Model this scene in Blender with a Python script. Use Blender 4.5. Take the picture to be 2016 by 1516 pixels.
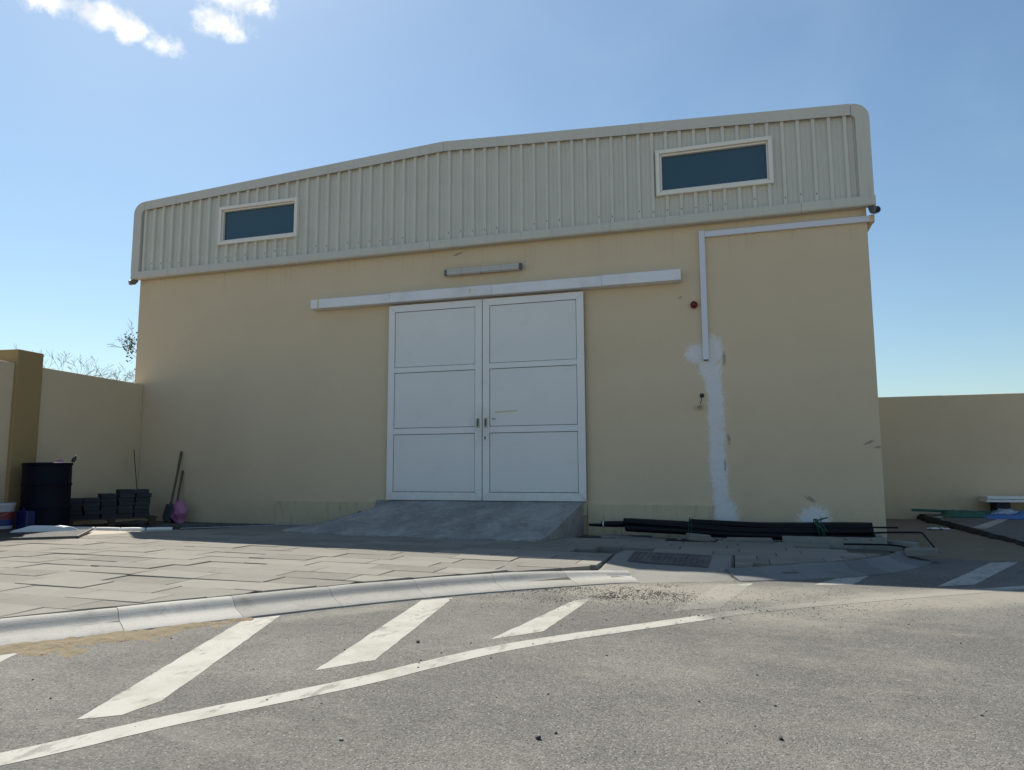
import bpy, bmesh, math, random
from mathutils import Vector, Matrix, noise as mnoise
R = math.radians
for o in list(bpy.data.objects): bpy.data.objects.remove(o)
scene = bpy.context.scene
COL = scene.collection
rnd = random.Random(11)

# ------------------------------------------------------------------ camera
YAW, PITCH, ROLL = -.2985, .1175, -.0039
fw = Vector((math.sin(YAW)*math.cos(PITCH), math.cos(YAW)*math.cos(PITCH), math.sin(PITCH)))
rt = Vector((math.cos(YAW), -math.sin(YAW), 0)); up = rt.cross(fw)
r2 = math.cos(ROLL)*rt + math.sin(ROLL)*up; u2 = -math.sin(ROLL)*rt + math.cos(ROLL)*up
cam = bpy.data.cameras.new('camera'); camo = bpy.data.objects.new('camera', cam); COL.objects.link(camo)
mw = Matrix((r2, u2, -fw)).transposed().to_4x4(); mw.translation = Vector((2.938, -9.75, .806))
camo.matrix_world = mw
cam.sensor_width = 36; cam.lens = 36*1424.19/2016; cam.clip_start = .05; cam.clip_end = 5000
scene.camera = camo
scene.render.resolution_x, scene.render.resolution_y = 1024, 770
cy = scene.cycles; cy.max_bounces = 5; cy.diffuse_bounces = 3; cy.glossy_bounces = 2; cy.transmission_bounces = 2; cy.caustics_reflective = False; cy.caustics_refractive = False

# ------------------------------------------------------------------ light
SUN = Vector((-.575, .515, 1)).normalized()
EL = math.asin(SUN.z); AZ = math.atan2(SUN.x, SUN.y)
scene.view_settings.view_transform = 'Standard'; scene.view_settings.look = 'None'
scene.view_settings.gamma = 1; scene.view_settings.use_curve_mapping = False
scene.view_settings.exposure = 0.6
sl = bpy.data.lights.new('sun', 'SUN'); sl.energy = 4.5; sl.angle = R(.5); sl.color = (1, .935, .815)
so = bpy.data.objects.new('sun', sl); COL.objects.link(so)
so.rotation_euler = SUN.to_track_quat('Z', 'Y').to_euler(); so.location = (-8, 8, 16)

class G:
    """small node helper"""
    def __init__(s, nt): s.nt = nt
    def n(s, t, props=None, **inp):
        nd = s.nt.nodes.new('ShaderNode'+t)
        for k, v in (props or {}).items(): setattr(nd, k, v)
        for k, v in inp.items():
            key = int(k[1:]) if k[0] == '_' and k[1:].isdigit() else k.replace('_', ' ')
            s.put(nd.inputs[key], v)
        return nd
    def put(s, sock, v):
        if isinstance(v, bpy.types.NodeSocket): s.nt.links.new(v, sock)
        elif v is not None:
            if isinstance(v, (tuple, list)) and len(v) == 3 and sock.type == 'RGBA': v = (*v, 1)
            sock.default_value = v
    def m(s, op, a, b=None, c=None, clamp=False):
        nd = s.n('Math', {'operation': op, 'use_clamp': clamp}); s.put(nd.inputs[0], a)
        if b is not None: s.put(nd.inputs[1], b)
        if c is not None: s.put(nd.inputs[2], c)
        return nd.outputs[0]
    def pos(s): return s.n('NewGeometry').outputs['Position']
    def obj(s): return s.n('TexCoord').outputs['Object']
    def rand(s): return s.n('ObjectInfo').outputs['Random']
    def sep(s, v):
        o = s.n('SeparateXYZ', _0=v).outputs; return o[0], o[1], o[2]
    def comb(s, x, y, z): return s.n('CombineXYZ', _0=x, _1=y, _2=z).outputs[0]
    def scale(s, v, k): 
        nd = s.n('VectorMath', {'operation': 'MULTIPLY'}); s.put(nd.inputs[0], v); nd.inputs[1].default_value = k; return nd.outputs[0]
    def noise(s, scale, detail=3, rough=.55, vec=None, dist=0.):
        return s.n('TexNoise', None, Vector=vec if vec is not None else s.pos(), Scale=scale, Detail=detail, Roughness=rough, Distortion=dist).outputs[0]
    def vor(s, scale, vec=None, feature='F1', out='Distance'):
        return s.n('TexVoronoi', {'feature': feature}, Vector=vec if vec is not None else s.pos(), Scale=scale).outputs[out]
    def ss(s, v, a, b):
        return s.n('MapRange', {'interpolation_type': 'SMOOTHSTEP'}, Value=v, From_Min=a, From_Max=b, To_Min=0., To_Max=1.).outputs[0]
    def mix(s, f, a, b, blend='MIX'):
        nd = s.n('Mix', {'data_type': 'RGBA', 'blend_type': blend}); s.put(nd.inputs[0], f); s.put(nd.inputs[6], a); s.put(nd.inputs[7], b); return nd.outputs[2]
    def val(s, c, f):   # multiply colour by scalar socket
        nd = s.n('VectorMath', {'operation': 'SCALE'}); s.put(nd.inputs[0], c if not isinstance(c, tuple) else c[:3]); s.put(nd.inputs['Scale'], f); return nd.outputs[0]
    def bump(s, h, strength=.5, dist=.01, nrm=None):
        nd = s.n('Bump', None, Strength=strength, Distance=dist, Height=h)
        if nrm is not None: s.put(nd.inputs['Normal'], nrm)
        return nd.outputs[0]
    def blob(s, x, y, cx, cy, rx, ry, a=0.):
        dx, dy = s.m('SUBTRACT', x, cx), s.m('SUBTRACT', y, cy)
        ca, sa = math.cos(a), math.sin(a)
        u = s.m('ADD', s.m('MULTIPLY', dx, ca/rx), s.m('MULTIPLY', dy, sa/rx))
        v = s.m('ADD', s.m('MULTIPLY', dx, -sa/ry), s.m('MULTIPLY', dy, ca/ry))
        return s.m('SUBTRACT', 1., s.m('SQRT', s.m('ADD', s.m('MULTIPLY', u, u), s.m('MULTIPLY', v, v))))

# sky with a few small clouds on a flat layer
world = bpy.data.worlds.new('World'); scene.world = world; world.use_nodes = True
nt = world.node_tree; nt.nodes.clear(); g = G(nt)
sky = g.n('TexSky', {'sky_type': 'NISHITA', 'sun_disc': False, 'sun_elevation': EL, 'sun_rotation': AZ,
                     'altitude': 0, 'air_density': 1.1, 'dust_density': .6, 'ozone_density': 1.5})
dv = g.n('TexCoord').outputs['Generated']
dx, dy, dz = g.sep(dv)
zz = g.m('MAXIMUM', dz, .06)
cu, cv = g.m('DIVIDE', dx, zz), g.m('DIVIDE', dy, zz)
cp = g.comb(cu, cv, 0.)
cn = g.noise(26, 6, .6, dv, .2)
cn2 = g.noise(85, 4, .6, dv)
fields = None
for (cx, cy, rx, ry, a) in ((-1.365, 1.085, .075, .08, .35), (-1.315, 1.15, .075, .08, .2), (-1.28, 1.215, .07, .08, .3), (-1.255, 1.285, .06, .07, .6), (-1.07, 1.25, .095, .085, -.5), (-.99, 1.18, .10, .10, .2),
                            (-1.19, .93, .10, .08, .3), (1.5, -.9, .12, .2, .4), (.7, -1.5, .2, .12, 0), (-.9, -1.2, .15, .15, .6), (2.2, .3, .2, .14, 1.), (-2.6, -.4, .25, .2, 0)):
    b = g.blob(cu, cv, cx, cy, rx, ry, a)
    fields = b if fields is None else g.m('MAXIMUM', fields, b)
den = g.m('ADD', fields, g.m('MULTIPLY', g.m('SUBTRACT', cn, .5), 2.6))
den = g.m('ADD', den, g.m('MULTIPLY', g.m('SUBTRACT', cn2, .5), .8))
cmask = g.m('MULTIPLY', g.ss(den, .0, .95), g.ss(fields, -.6, .25))
veil = g.m('MULTIPLY', g.ss(g.noise(3., 4, .55, dv, .3), .42, .75), .16)
shade = g.ss(g.noise(40, 4, .5, dv), .35, .65)
ccol = g.mix(shade, (7.2, 7.6, 8.2), (10.6, 10.5, 10.3))
s0_ = g.mix(1., sky.outputs[0], (.90, 1.02, 1.03), 'MULTIPLY')
s1 = g.mix(veil, s0_, (4.6, 6.2, 7.4))
s2 = g.mix(cmask, s1, ccol)
bg = g.n('Background', None, Color=s2, Strength=.079)
nt.links.new(bg.outputs[0], g.n('OutputWorld').inputs[0])

# ------------------------------------------------------------------ materials
MATS = {}
def mat(name, build):
    m = bpy.data.materials.new(name); m.use_nodes = True; nt = m.node_tree; nt.nodes.clear()
    g = G(nt); d = build(g)
    b = g.n('BsdfPrincipled')
    for k, v in d.items(): g.put(b.inputs[k], v)
    nt.links.new(b.outputs[0], g.n('OutputMaterial').inputs[0])
    MATS[name] = m; return m
def plain(name, col, rough=.6, var=.12, scale=6., fine=60., bump=.15, metal=0., dirt=None, spec=None, bd=.004):
    def f(g):
        a = g.noise(scale, 4); b = g.noise(fine, 3)
        v = g.m('ADD', 1-var, g.m('MULTIPLY', g.m('ADD', a, b), var))
        c = g.val(col, v)
        if dirt: c = g.mix(g.m('MULTIPLY', g.ss(g.noise(scale*.6, 6, .65), .45, .75), dirt[3]), c, dirt[:3])
        d = {'Base Color': c, 'Roughness': g.m('ADD', rough-.06, g.m('MULTIPLY', b, .12)), 'Metallic': metal, 'Normal': g.bump(b, bump, bd)}
        if spec is not None: d['Specular IOR Level'] = spec
        return d
    return mat(name, f)

def dust(g, x, y):
    """dusty patches lying on the road: 0..1"""
    nz = g.noise(2.2, 5, .62)
    f = None
    for (cx, cy, rx, ry, a, k) in ((2.5, -3.95, 1.7, .75, .35, 1.), (4.3, -3.6, 2.1, .6, .6, .95), (3.3, -4.7, 1.3, .6, .5, .6), (2.55, -6.1, .8, .45, .3, .26), (3.4, -5.6, 1.8, 1.0, .3, .2), (.4, -5.5, .9, .2, .9, .4)):
        b = g.m('MULTIPLY', g.ss(g.blob(x, y, cx, cy, rx, ry, a), 0., .8), k)
        f = b if f is None else g.m('MAXIMUM', f, b)
    t = g.m('ADD', f, g.m('ADD', g.m('MULTIPLY', g.m('SUBTRACT', nz, .5), 1.4), g.m('MULTIPLY', g.m('SUBTRACT', g.noise(30, 4, .75), .5), .9)))
    return g.m('MULTIPLY', g.ss(t, .08, 1.0), g.ss(f, 0., .2))
def asphalt_col(g):
    n1 = g.noise(210, 3, .65); n3 = g.noise(.9, 6, .62); n4 = g.noise(7, 5, .65)
    vcell = g.n('TexVoronoi', {}, Vector=g.pos(), Scale=170.)
    cr_, cg_, cb_ = g.sep(vcell.outputs['Color'])
    base = g.mix(g.ss(n3, .3, .7), (.112, .109, .101), (.155, .150, .137))
    base = g.val(base, g.m('ADD', .74, g.m('MULTIPLY', n4, .5)))
    c = g.val(base, g.m('ADD', .42, g.m('MULTIPLY', g.m('ADD', cr_, n1), .58)))
    c = g.val(c, g.m('ADD', .45, g.m('MULTIPLY', g.noise(62, 4, .75), 1.1)))
    c = g.mix(g.m('MULTIPLY', g.ss(cg_, .93, .98), .55), c, (.34, .33, .30))
    c = g.mix(g.m('MULTIPLY', g.ss(cb_, .90, .97), .75), c, (.03, .03, .029))
    # pale dust film drifted along the carriageway
    film = g.noise(2.6, 6, .68, g.scale(g.pos(), (.55, 1.5, 1)), .6)
    film = g.m('ADD', film, g.m('MULTIPLY', g.m('SUBTRACT', g.noise(34, 4, .75), .5), .28))
    c = g.mix(g.m('MULTIPLY', g.ss(film, .50, .74), .26), c, (.28, .262, .222))
    return c, vcell.outputs['Distance'], n1
def f_asphalt(g):
    x, y, z = g.sep(g.pos())
    c, vd, n1 = asphalt_col(g)
    d = dust(g, x, y)
    c = g.mix(g.m('MULTIPLY', d, .72), c, g.mix(g.noise(90, 4, .7), (.22, .205, .17), (.35, .325, .275)))
    h = g.m('ADD', g.m('MULTIPLY', vd, -1.), g.m('MULTIPLY', n1, .6))
    return {'Base Color': c, 'Roughness': .88, 'Specular IOR Level': .3, 'Normal': g.bump(h, .55, .004)}
mat('asphalt', f_asphalt)
def f_paint(g):
    x, y, z = g.sep(g.pos())
    c, vd, n1 = asphalt_col(g); road_c = c
    nz = g.noise(14, 6, .7, g.scale(g.pos(), (1, .35, 1)))
    wear = g.m('MAXIMUM', g.ss(nz, .54, .66), g.m('MULTIPLY', g.ss(n1, .56, .70), .55))
    p = g.mix(g.ss(g.noise(5, 5, .6), .4, .7), (.375, .365, .33), (.30, .29, .255))
    c = g.mix(g.m('MULTIPLY', wear, .68), p, c)
    d = dust(g, x, y)
    bur = g.m('MAXIMUM', g.ss(g.blob(x, y, 3.55, -4.1, 1.35, .5, .72), -.05, .35), g.ss(g.blob(x, y, 2.72, -4.1, .5, .75, 0.), -.1, .3))
    bur = g.m('MAXIMUM', bur, g.m('MULTIPLY', g.ss(g.blob(x, y, 1.9, -4.4, .4, .4, 0.), 0., .6), .6))
    d = g.m('MAXIMUM', d, bur)
    dd = g.m('MULTIPLY', g.ss(g.m('ADD', d, g.m('MULTIPLY', g.m('SUBTRACT', g.noise(9, 5, .7), .5), .6)), .25, .8), .93)
    dcol = g.mix(g.noise(90, 4, .7), (.22, .205, .17), (.35, .325, .275))
    c = g.mix(dd, c, g.mix(g.m('MULTIPLY', dust(g, x, y), .72), road_c, dcol))
    return {'Base Color': c, 'Roughness': .75, 'Normal': g.bump(g.m('ADD', n1, g.m('MULTIPLY', vd, -.6)), .5, .004)}
mat('road_paint', f_paint)
def f_plaster(patch):
    def f(g):
        p = g.pos(); x, y, z = g.sep(p)
        n = g.noise(1.3, 5, .6); s = g.noise(90, 3, .6)
        c = g.mix(n, (.63, .505, .345), (.70, .565, .39))
        c = g.val(c, g.m('ADD', .93, g.m('MULTIPLY', s, .14)))
        # grime low on the wall
        low = g.m('MULTIPLY', g.ss(g.m('ADD', z, g.m('MULTIPLY', g.noise(3.5, 6, .7), .9)), .95, .45), .35)
        c = g.mix(low, c, (.40, .33, .22))
        streak = g.noise(4, 5, .65, g.scale(p, (3.2, 3.2, .16)))
        c = g.mix(g.m('MULTIPLY', g.ss(streak, .58, .8), .10), c, (.36, .29, .19))
        rain = g.noise(7, 5, .7, g.scale(p, (2.4, 2.4, .10)))
        rf_ = g.m('MULTIPLY', g.ss(rain, .52, .74), g.ss(g.m('ADD', z, g.m('MULTIPLY', g.noise(2.3, 3), 1.2)), 4.0, 4.75))
        c = g.mix(g.m('MULTIPLY', rf_, .38), c, (.34, .27, .18))
        c = g.mix(g.m('MULTIPLY', g.ss(g.noise(.55, 5, .62), .48, .68), .16), c, (.50, .40, .27))
        if patch:
            wob = g.m('MULTIPLY', g.m('SUBTRACT', g.noise(3.2, 3, .5), .5), .10)
            spk = g.m('ADD', g.m('MULTIPLY', g.m('SUBTRACT', g.noise(75, 3, .8), .5), 2.4), g.m('MULTIPLY', g.m('SUBTRACT', g.noise(23, 4, .75), .5), 3.2))
            xc = g.m('ADD', wob, g.m('ADD', 2.735, g.m('MULTIPLY', z, -.018)))
            d1 = g.m('SUBTRACT', 1., g.m('DIVIDE', g.m('ABSOLUTE', g.m('SUBTRACT', x, xc)), .135))
            d1 = g.m('MINIMUM', d1, g.m('MULTIPLY', g.m('SUBTRACT', 2.25, z), 4.))
            f_ = d1
            for b in ((2.50, 2.33, .20, .17), (2.72, 2.36, .14, .26), (2.62, 2.14, .14, .2), (3.84, .17, .24, .24), (2.78, .2, .2, .35)):
                f_ = g.m('MAXIMUM', f_, g.blob(x, z, *b))
            msk = g.ss(g.m('ADD', f_, g.m('MULTIPLY', spk, .42)), .05, .45)
            halo = g.m('MULTIPLY', g.ss(g.m('ADD', g.m('MULTIPLY', f_, .55), spk), .10, .75), .8)
            msk = g.m('MAXIMUM', msk, g.m('MULTIPLY', halo, g.ss(f_, -2.0, -.1)))
            rag = g.ss(g.noise(17, 5, .75), .30, .50)
            c = g.mix(g.m('MULTIPLY', g.m('MULTIPLY', msk, .94), g.m('ADD', .45, g.m('MULTIPLY', rag, .55))), c, g.mix(g.noise(7, 4), (.68, .675, .69), (.78, .775, .78)))
            # brushed scuffs and dark specks
            sc = g.noise(40, 3, .6, g.scale(p, (.5, 1, 1)))
            dk = None
            for b in ((4.50, 1.13, .09, .03, .45), (4.60, 1.07, .06, .025, .3), (3.80, .44, .09, .035, -.5), (2.86, 1.2, .03, .10, .1), (2.80, .86, .022, .12, 0), (2.84, 2.25, .03, .12, 0), (2.30, 3.1, .05, .02, .4), (-.9, 4.0, .09, .03, .2)):
                bb = g.blob(x, z, *b); dk = bb if dk is None else g.m('MAXIMUM', dk, bb)
            c = g.mix(g.m('MULTIPLY', g.ss(g.m('ADD', dk, g.m('MULTIPLY', g.m('SUBTRACT', sc, .5), 1.8)), .1, .6), .55), c, (.17, .14, .11))
        return {'Base Color': c, 'Roughness': .88, 'Specular IOR Level': .25, 'Normal': g.bump(g.m('ADD', s, g.m('MULTIPLY', g.noise(6, 3), 2.5)), .4, .005)}
    return f
mat('plaster_front', f_plaster(True)); mat('plaster', f_plaster(False))
plain('ochre_paint', (.36, .25, .115), .85, .16, 3, 80, .3)
def f_plinth(g):
    p = g.pos(); s = g.noise(70, 4, .65)
    c = g.mix(g.noise(2.5, 5, .6), (.54, .455, .30), (.62, .52, .35))
    st = g.noise(5, 6, .7, g.scale(p, (3, 3, .5)))
    c = g.mix(g.m('MULTIPLY', g.ss(st, .5, .72), .5), c, (.24, .19, .13))
    c = g.mix(g.m('MULTIPLY', g.ss(g.noise(30, 5, .7), .62, .7), .5), c, (.10, .085, .065))
    return {'Base Color': c, 'Roughness': .92, 'Normal': g.bump(s, .5, .006)}
mat('plinth_plaster', f_plinth)
def f_clad(base):
    def f(g):
        p = g.pos(); st = g.noise(3, 6, .7, g.scale(p, (6, 6, .35)))
        c = g.val(base, g.m('ADD', .93, g.m('MULTIPLY', g.noise(2.2, 4), .14)))
        c = g.mix(g.m('MULTIPLY', g.ss(st, .52, .8), .4), c, (.30, .275, .23))
        c = g.mix(g.m('MULTIPLY', g.ss(g.noise(28, 5, .75), .66, .74), .35), c, (.26, .23, .19))
        return {'Base Color': c, 'Roughness': .5, 'Specular IOR Level': .4, 'Normal': g.bump(g.noise(7, 3), .12, .01)}
    return f
mat('cladding_sheet', f_clad((.62, .605, .53))); mat('cladding_flashing', f_clad((.58, .56, .49)))
plain('window_frame', (.80, .755, .67), .45, .06, 5, 60, .05)
mat('tinted_glass', lambda g: {'Base Color': g.mix(g.noise(.8, 2), (.036, .082, .115), (.045, .095, .13)), 'Roughness': .06, 'Specular IOR Level': .55, 'Normal': g.bump(g.noise(1.6, 2), .05, .02)})
def f_door(base):
    def f(g):
        st = g.noise(3, 5, .65)
        c = g.val(base, g.m('ADD', .94, g.m('MULTIPLY', g.noise(1.2, 4), .12)))
        x, y, z = g.sep(g.pos())
        gr = g.m('MAXIMUM', g.blob(x, z, -.48, 1.42, .32, .42), g.m('MULTIPLY', g.m('SUBTRACT', .62, z), 2.6))
        gr = g.m('MULTIPLY', g.ss(g.m('ADD', gr, g.m('MULTIPLY', g.m('SUBTRACT', g.noise(14, 5, .7), .5), 1.6)), .05, .9), .30)
        c = g.mix(gr, c, (.42, .38, .31))
        c = g.mix(g.m('MULTIPLY', g.ss(st, .55, .8), .16), c, (.45, .40, .32))
        c = g.mix(g.m('MULTIPLY', g.ss(g.noise(38, 5, .8), .69, .76), .3), c, (.2, .18, .15))
        return {'Base Color': c, 'Roughness': .42, 'Specular IOR Level': .4, 'Normal': g.bump(g.noise(3, 3), .06, .01)}
    return f
mat('door_panel', f_door((.77, .755, .73))); mat('door_frame', f_door((.81, .795, .77)))
plain('gasket', (.015, .015, .017), .7)
plain('track_white', (.78, .78, .80), .45, .07, 3, 50, .05, dirt=(.4, .36, .28, .3))
plain('tape', (.66, .56, .34), .6, .1, 20)
plain('steel_dull', (.33, .33, .33), .35, .15, 10, 80, .1, .8)
plain('brass_dull', (.36, .33, .26), .4, .2, 20, 80, .1, .7)
plain('dark_metal', (.03, .03, .032), .5, .3, 12)
plain('diffuser', (.52, .525, .51), .22, .2, 4, 40, .03)
plain('trunking', (.68, .69, .75), .42, .08, 3, 50, .05)
plain('siren_red', (.16, .012, .012), .4, .2, 20)
plain('grey_plastic', (.12, .125, .14), .5, .15, 10)
plain('spout_brown', (.17, .13, .10), .5, .15, 10)
def f_conc(a, b, dirt=(.2, .17, .13), k=.35, bs=.6, edge=None):
    def f(g):
        n = g.noise(4, 6, .65); s = g.noise(110, 4, .7); big = g.noise(1.1, 4)
        c = g.mix(n, a, b); c = g.val(c, g.m('ADD', .82, g.m('MULTIPLY', g.m('ADD', s, big), .18)))
        c = g.val(c, g.m('ADD', .84, g.m('MULTIPLY', g.rand(), .3)))
        c = g.mix(g.m('MULTIPLY', g.ss(g.noise(7, 6, .75), .5, .75), k), c, dirt)
        c = g.mix(g.m('MULTIPLY', g.ss(g.vor(55), .22, .1), .3), c, (.06, .055, .05))
        if edge:
            x, y, z = g.sep(g.pos())
            c = g.mix(g.m('MULTIPLY', dust(g, x, y), .8), c, g.mix(g.noise(90, 4, .7), (.22, .205, .17), (.35, .325, .275)))
            st = g.ss(g.noise(3.2, 6, .72), .52, .72)
            c = g.mix(g.m('MULTIPLY', st, .35), c, (.17, .16, .14))
        return {'Base Color': c, 'Roughness': .9, 'Specular IOR Level': .25, 'Normal': g.bump(s, bs, .005)}
    return f
mat('kerb_concrete', f_conc((.32, .312, .29), (.42, .408, .378), (.17, .155, .13), .5, edge=True))
mat('kerb_dark', f_conc((.15, .155, .155), (.20, .203, .20), (.24, .22, .18), .35))
mat('paver_concrete', f_conc((.19, .18, .16), (.25, .237, .21), (.31, .28, .22), .45, .7))
mat('pad_concrete', f_conc((.225, .22, .20), (.30, .29, .265), (.16, .145, .12), .4, edge=True))
mat('screed', f_conc((.42, .39, .33), (.52, .48, .41), (.3, .26, .2), .3))
mat('block_concrete', f_conc((.03, .033, .04), (.055, .058, .066), (.08, .076, .07), .25))
def f_ramp(g):
    p = g.pos(); s = g.noise(80, 4, .7)
    gr = g.n('TexWave', {'wave_type': 'BANDS', 'bands_direction': 'Y'}, Vector=p, Scale=9., Distortion=6., Detail=3., Detail_Scale=2.).outputs['Fac']
    c = g.mix(g.ss(g.noise(2.0, 6, .72, g.scale(p, (1.2, .8, .8)), .2), .28, .72), (.22, .22, .207), (.41, .405, .38))
    c = g.mix(g.m('MULTIPLY', g.ss(g.noise(5, 5, .7), .5, .7), .5), c, (.17, .17, .165))
    c = g.val(c, g.m('ADD', .85, g.m('MULTIPLY', gr, .3)))
    h = g.m('ADD', g.m('MULTIPLY', gr, 1.2), s)
    return {'Base Color': c, 'Roughness': .9, 'Normal': g.bump(h, .7, .012)}
mat('ramp_concrete', f_ramp)
def f_sand(a, b, bs=.8):
    def f(g):
        s = g.noise(140, 3, .7); n = g.noise(3, 6, .65); m_ = g.noise(24, 5, .7)
        c = g.mix(n, a, b); c = g.val(c, g.m('ADD', .7, g.m('MULTIPLY', g.m('ADD', s, m_), .3)))
        return {'Base Color': c, 'Roughness': .95, 'Specular IOR Level': .15, 'Normal': g.bump(g.m('ADD', s, g.m('MULTIPLY', m_, 2.)), bs, .012)}
    return f
mat('sand_brown', f_sand((.20, .16, .115), (.29, .235, .17))); mat('sand_tan', f_sand((.245, .20, .135), (.33, .275, .19), .9))
mat('soil_dark', f_sand((.055, .045, .036), (.10, .08, .062))); mat('bed_sand', f_sand((.11, .10, .085), (.17, .15, .12)))
mat('desert', f_sand((.36, .28, .19), (.44, .35, .25)))
plain('fresh_asphalt', (.012, .012, .013), .8, .5, 30, 90, .8)
plain('gravel_stone', (.10, .105, .11), .85, .5, 40, 120, .4)
plain('pebble_dark', (.06, .056, .05), .8, .4, 60)
plain('pebble_light', (.40, .37, .31), .85, .3, 60)
plain('drum_blue', (.004, .006, .014), .55, .35, 5, 60, .15, .0, dirt=(.012, .011, .011, .4), spec=.1)
plain('bucket_white', (.42, .43, .48), .4, .05)
plain('label_red', (.16, .018, .03), .45, .1); plain('label_blue', (.016, .03, .14), .45, .1)
plain('plastic_blue', (.006, .014, .09), .35, .25, 5)
plain('plastic_white', (.70, .71, .73), .4, .08, 8)
plain('plastic_pink', (.46, .16, .32), .4, .25, 14, 60, .2)
plain('tarp_green', (.015, .10, .065), .45, .35, 9, 60, .2)
plain('tarp_blue', (.03, .13, .36), .4, .35, 5, 60, .2); plain('tarp_pale', (.35, .42, .48), .45, .3, 5)
plain('foam_white', (.80, .80, .78), .8, .12, 30, 120, .4)
plain('pipe_black', (.006, .0065, .010), .45, .3, 6, 60, .05, spec=.18)
plain('rope_green', (.012, .085, .05), .8, .2, 80)
plain('wood_pallet', (.07, .045, .028), .85, .4, 6, 50, .3)
plain('wood_handle', (.10, .075, .05), .7, .35, 8, 60, .2)
plain('shovel_steel', (.07, .08, .095), .5, .3, 9, 60, .15, .5)
plain('mesh_steel', (.07, .07, .075), .5, .4, 14, 60, .1, .3)
plain('cover_iron', (.075, .085, .10), .6, .35, 10, 80, .25, .2, dirt=(.28, .25, .2, .5))
plain('twig_bark', (.13, .095, .07), .9, .3, 30)
plain('leaf_green', (.05, .09, .035), .6, .4, 20)

# ------------------------------------------------------------------ mesh helpers
ORG = {}
class MB:
    def __init__(s): s.v = []; s.f = []
    def add(s, vs, fs):
        k = len(s.v); s.v += [Vector(p) for p in vs]; s.f += [tuple(i+k for i in f) for f in fs]; return s
    def box(s, x0, x1, y0, y1, z0, z1, M=None):
        vs = [Vector(p) for p in ((x0,y0,z0),(x1,y0,z0),(x1,y1,z0),(x0,y1,z0),(x0,y0,z1),(x1,y0,z1),(x1,y1,z1),(x0,y1,z1))]
        if M: vs = [M @ p for p in vs]
        return s.add(vs, [(3,2,1,0),(4,5,6,7),(0,1,5,4),(1,2,6,5),(2,3,7,6),(3,0,4,7)])
    def prism(s, poly, d0, d1, f):
        """poly of 2-D points, f(a,b,d) -> 3-D"""
        n = len(poly)
        vs = [f(a, b, d0) for a, b in poly] + [f(a, b, d1) for a, b in poly]
        return s.add(vs, [tuple(range(n))[::-1], tuple(range(n, 2*n))] + [(i, (i+1) % n, n+(i+1) % n, n+i) for i in range(n)])
    def tube(s, path, rad, n=8, cap=True):
        path = [Vector(p) for p in path]; rs = rad if isinstance(rad, (list, tuple)) else [rad]*len(path)
        rings = []; ref = None
        for i, p in enumerate(path):
            t = (path[min(i+1, len(path)-1)] - path[max(i-1, 0)]).normalized()
            if ref is None: ref = Vector((0, 0, 1)) if abs(t.z) < .9 else Vector((1, 0, 0))
            a = t.cross(ref).normalized(); b = t.cross(a); ref = -b if False else ref
            rings.append([p + rs[i]*(math.cos(2*math.pi*k/n)*a + math.sin(2*math.pi*k/n)*b) for k in range(n)])
        vs = [q for r_ in rings for q in r_]; fs = []
        for i in range(len(path)-1):
            for k in range(n):
                fs.append((i*n+k, i*n+(k+1) % n, (i+1)*n+(k+1) % n, (i+1)*n+k))
        if cap: fs += [tuple(range(n))[::-1], tuple((len(path)-1)*n+k for k in range(n))]
        return s.add(vs, fs)
    def lathe(s, prof, n=28, c=(0, 0, 0), M=None):
        vs = []; fs = []
        for r_, z in prof:
            for k in range(n):
                p = Vector((r_*math.cos(2*math.pi*k/n), r_*math.sin(2*math.pi*k/n), z))
                if M: p = M @ p
                vs.append(p + Vector(c))
        for i in range(len(prof)-1):
            for k in range(n): fs.append((i*n+k, i*n+(k+1) % n, (i+1)*n+(k+1) % n, (i+1)*n+k))
        fs += [tuple(range(n))[::-1], tuple((len(prof)-1)*n+k for k in range(n))]
        return s.add(vs, fs)
    def grid(s, nx, ny, f):
        vs = [f(i/nx, j/ny) for j in range(ny+1) for i in range(nx+1)]
        return s.add(vs, [(j*(nx+1)+i, j*(nx+1)+i+1, (j+1)*(nx+1)+i+1, (j+1)*(nx+1)+i) for j in range(ny) for i in range(nx)])
    def rock(s, c, r_, sq=.7, seed=0):
        rr = random.Random(seed); t = (1+5**.5)/2
        V = [(-1,t,0),(1,t,0),(-1,-t,0),(1,-t,0),(0,-1,t),(0,1,t),(0,-1,-t),(0,1,-t),(t,0,-1),(t,0,1),(-t,0,-1),(-t,0,1)]
        F = [(0,11,5),(0,5,1),(0,1,7),(0,7,10),(0,10,11),(1,5,9),(5,11,4),(11,10,2),(10,7,6),(7,1,8),(3,9,4),(3,4,2),(3,2,6),(3,6,8),(3,8,9),(4,9,5),(2,4,11),(6,2,10),(8,6,7),(9,8,1)]
        a = rr.uniform(0, 6.3); ax, ay = rr.uniform(.7, 1.3), rr.uniform(.7, 1.2); vs = []
        for p in V:
            p = Vector(p).normalized()*r_*rr.uniform(.75, 1.2)
            x, y = p.x*ax, p.y*ay
            vs.append(Vector((c[0]+x*math.cos(a)-y*math.sin(a), c[1]+x*math.sin(a)+y*math.cos(a), c[2]+p.z*sq)))
        return s.add(vs, F)
    def mesh(s, name, loc):
        me = bpy.data.meshes.new(name); L = Vector(loc)
        me.from_pydata([tuple(p-L) for p in s.v], [], s.f); me.update()
        bm = bmesh.new(); bm.from_mesh(me); bmesh.ops.recalc_face_normals(bm, faces=bm.faces); bm.to_mesh(me); bm.free()
        return me
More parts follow.
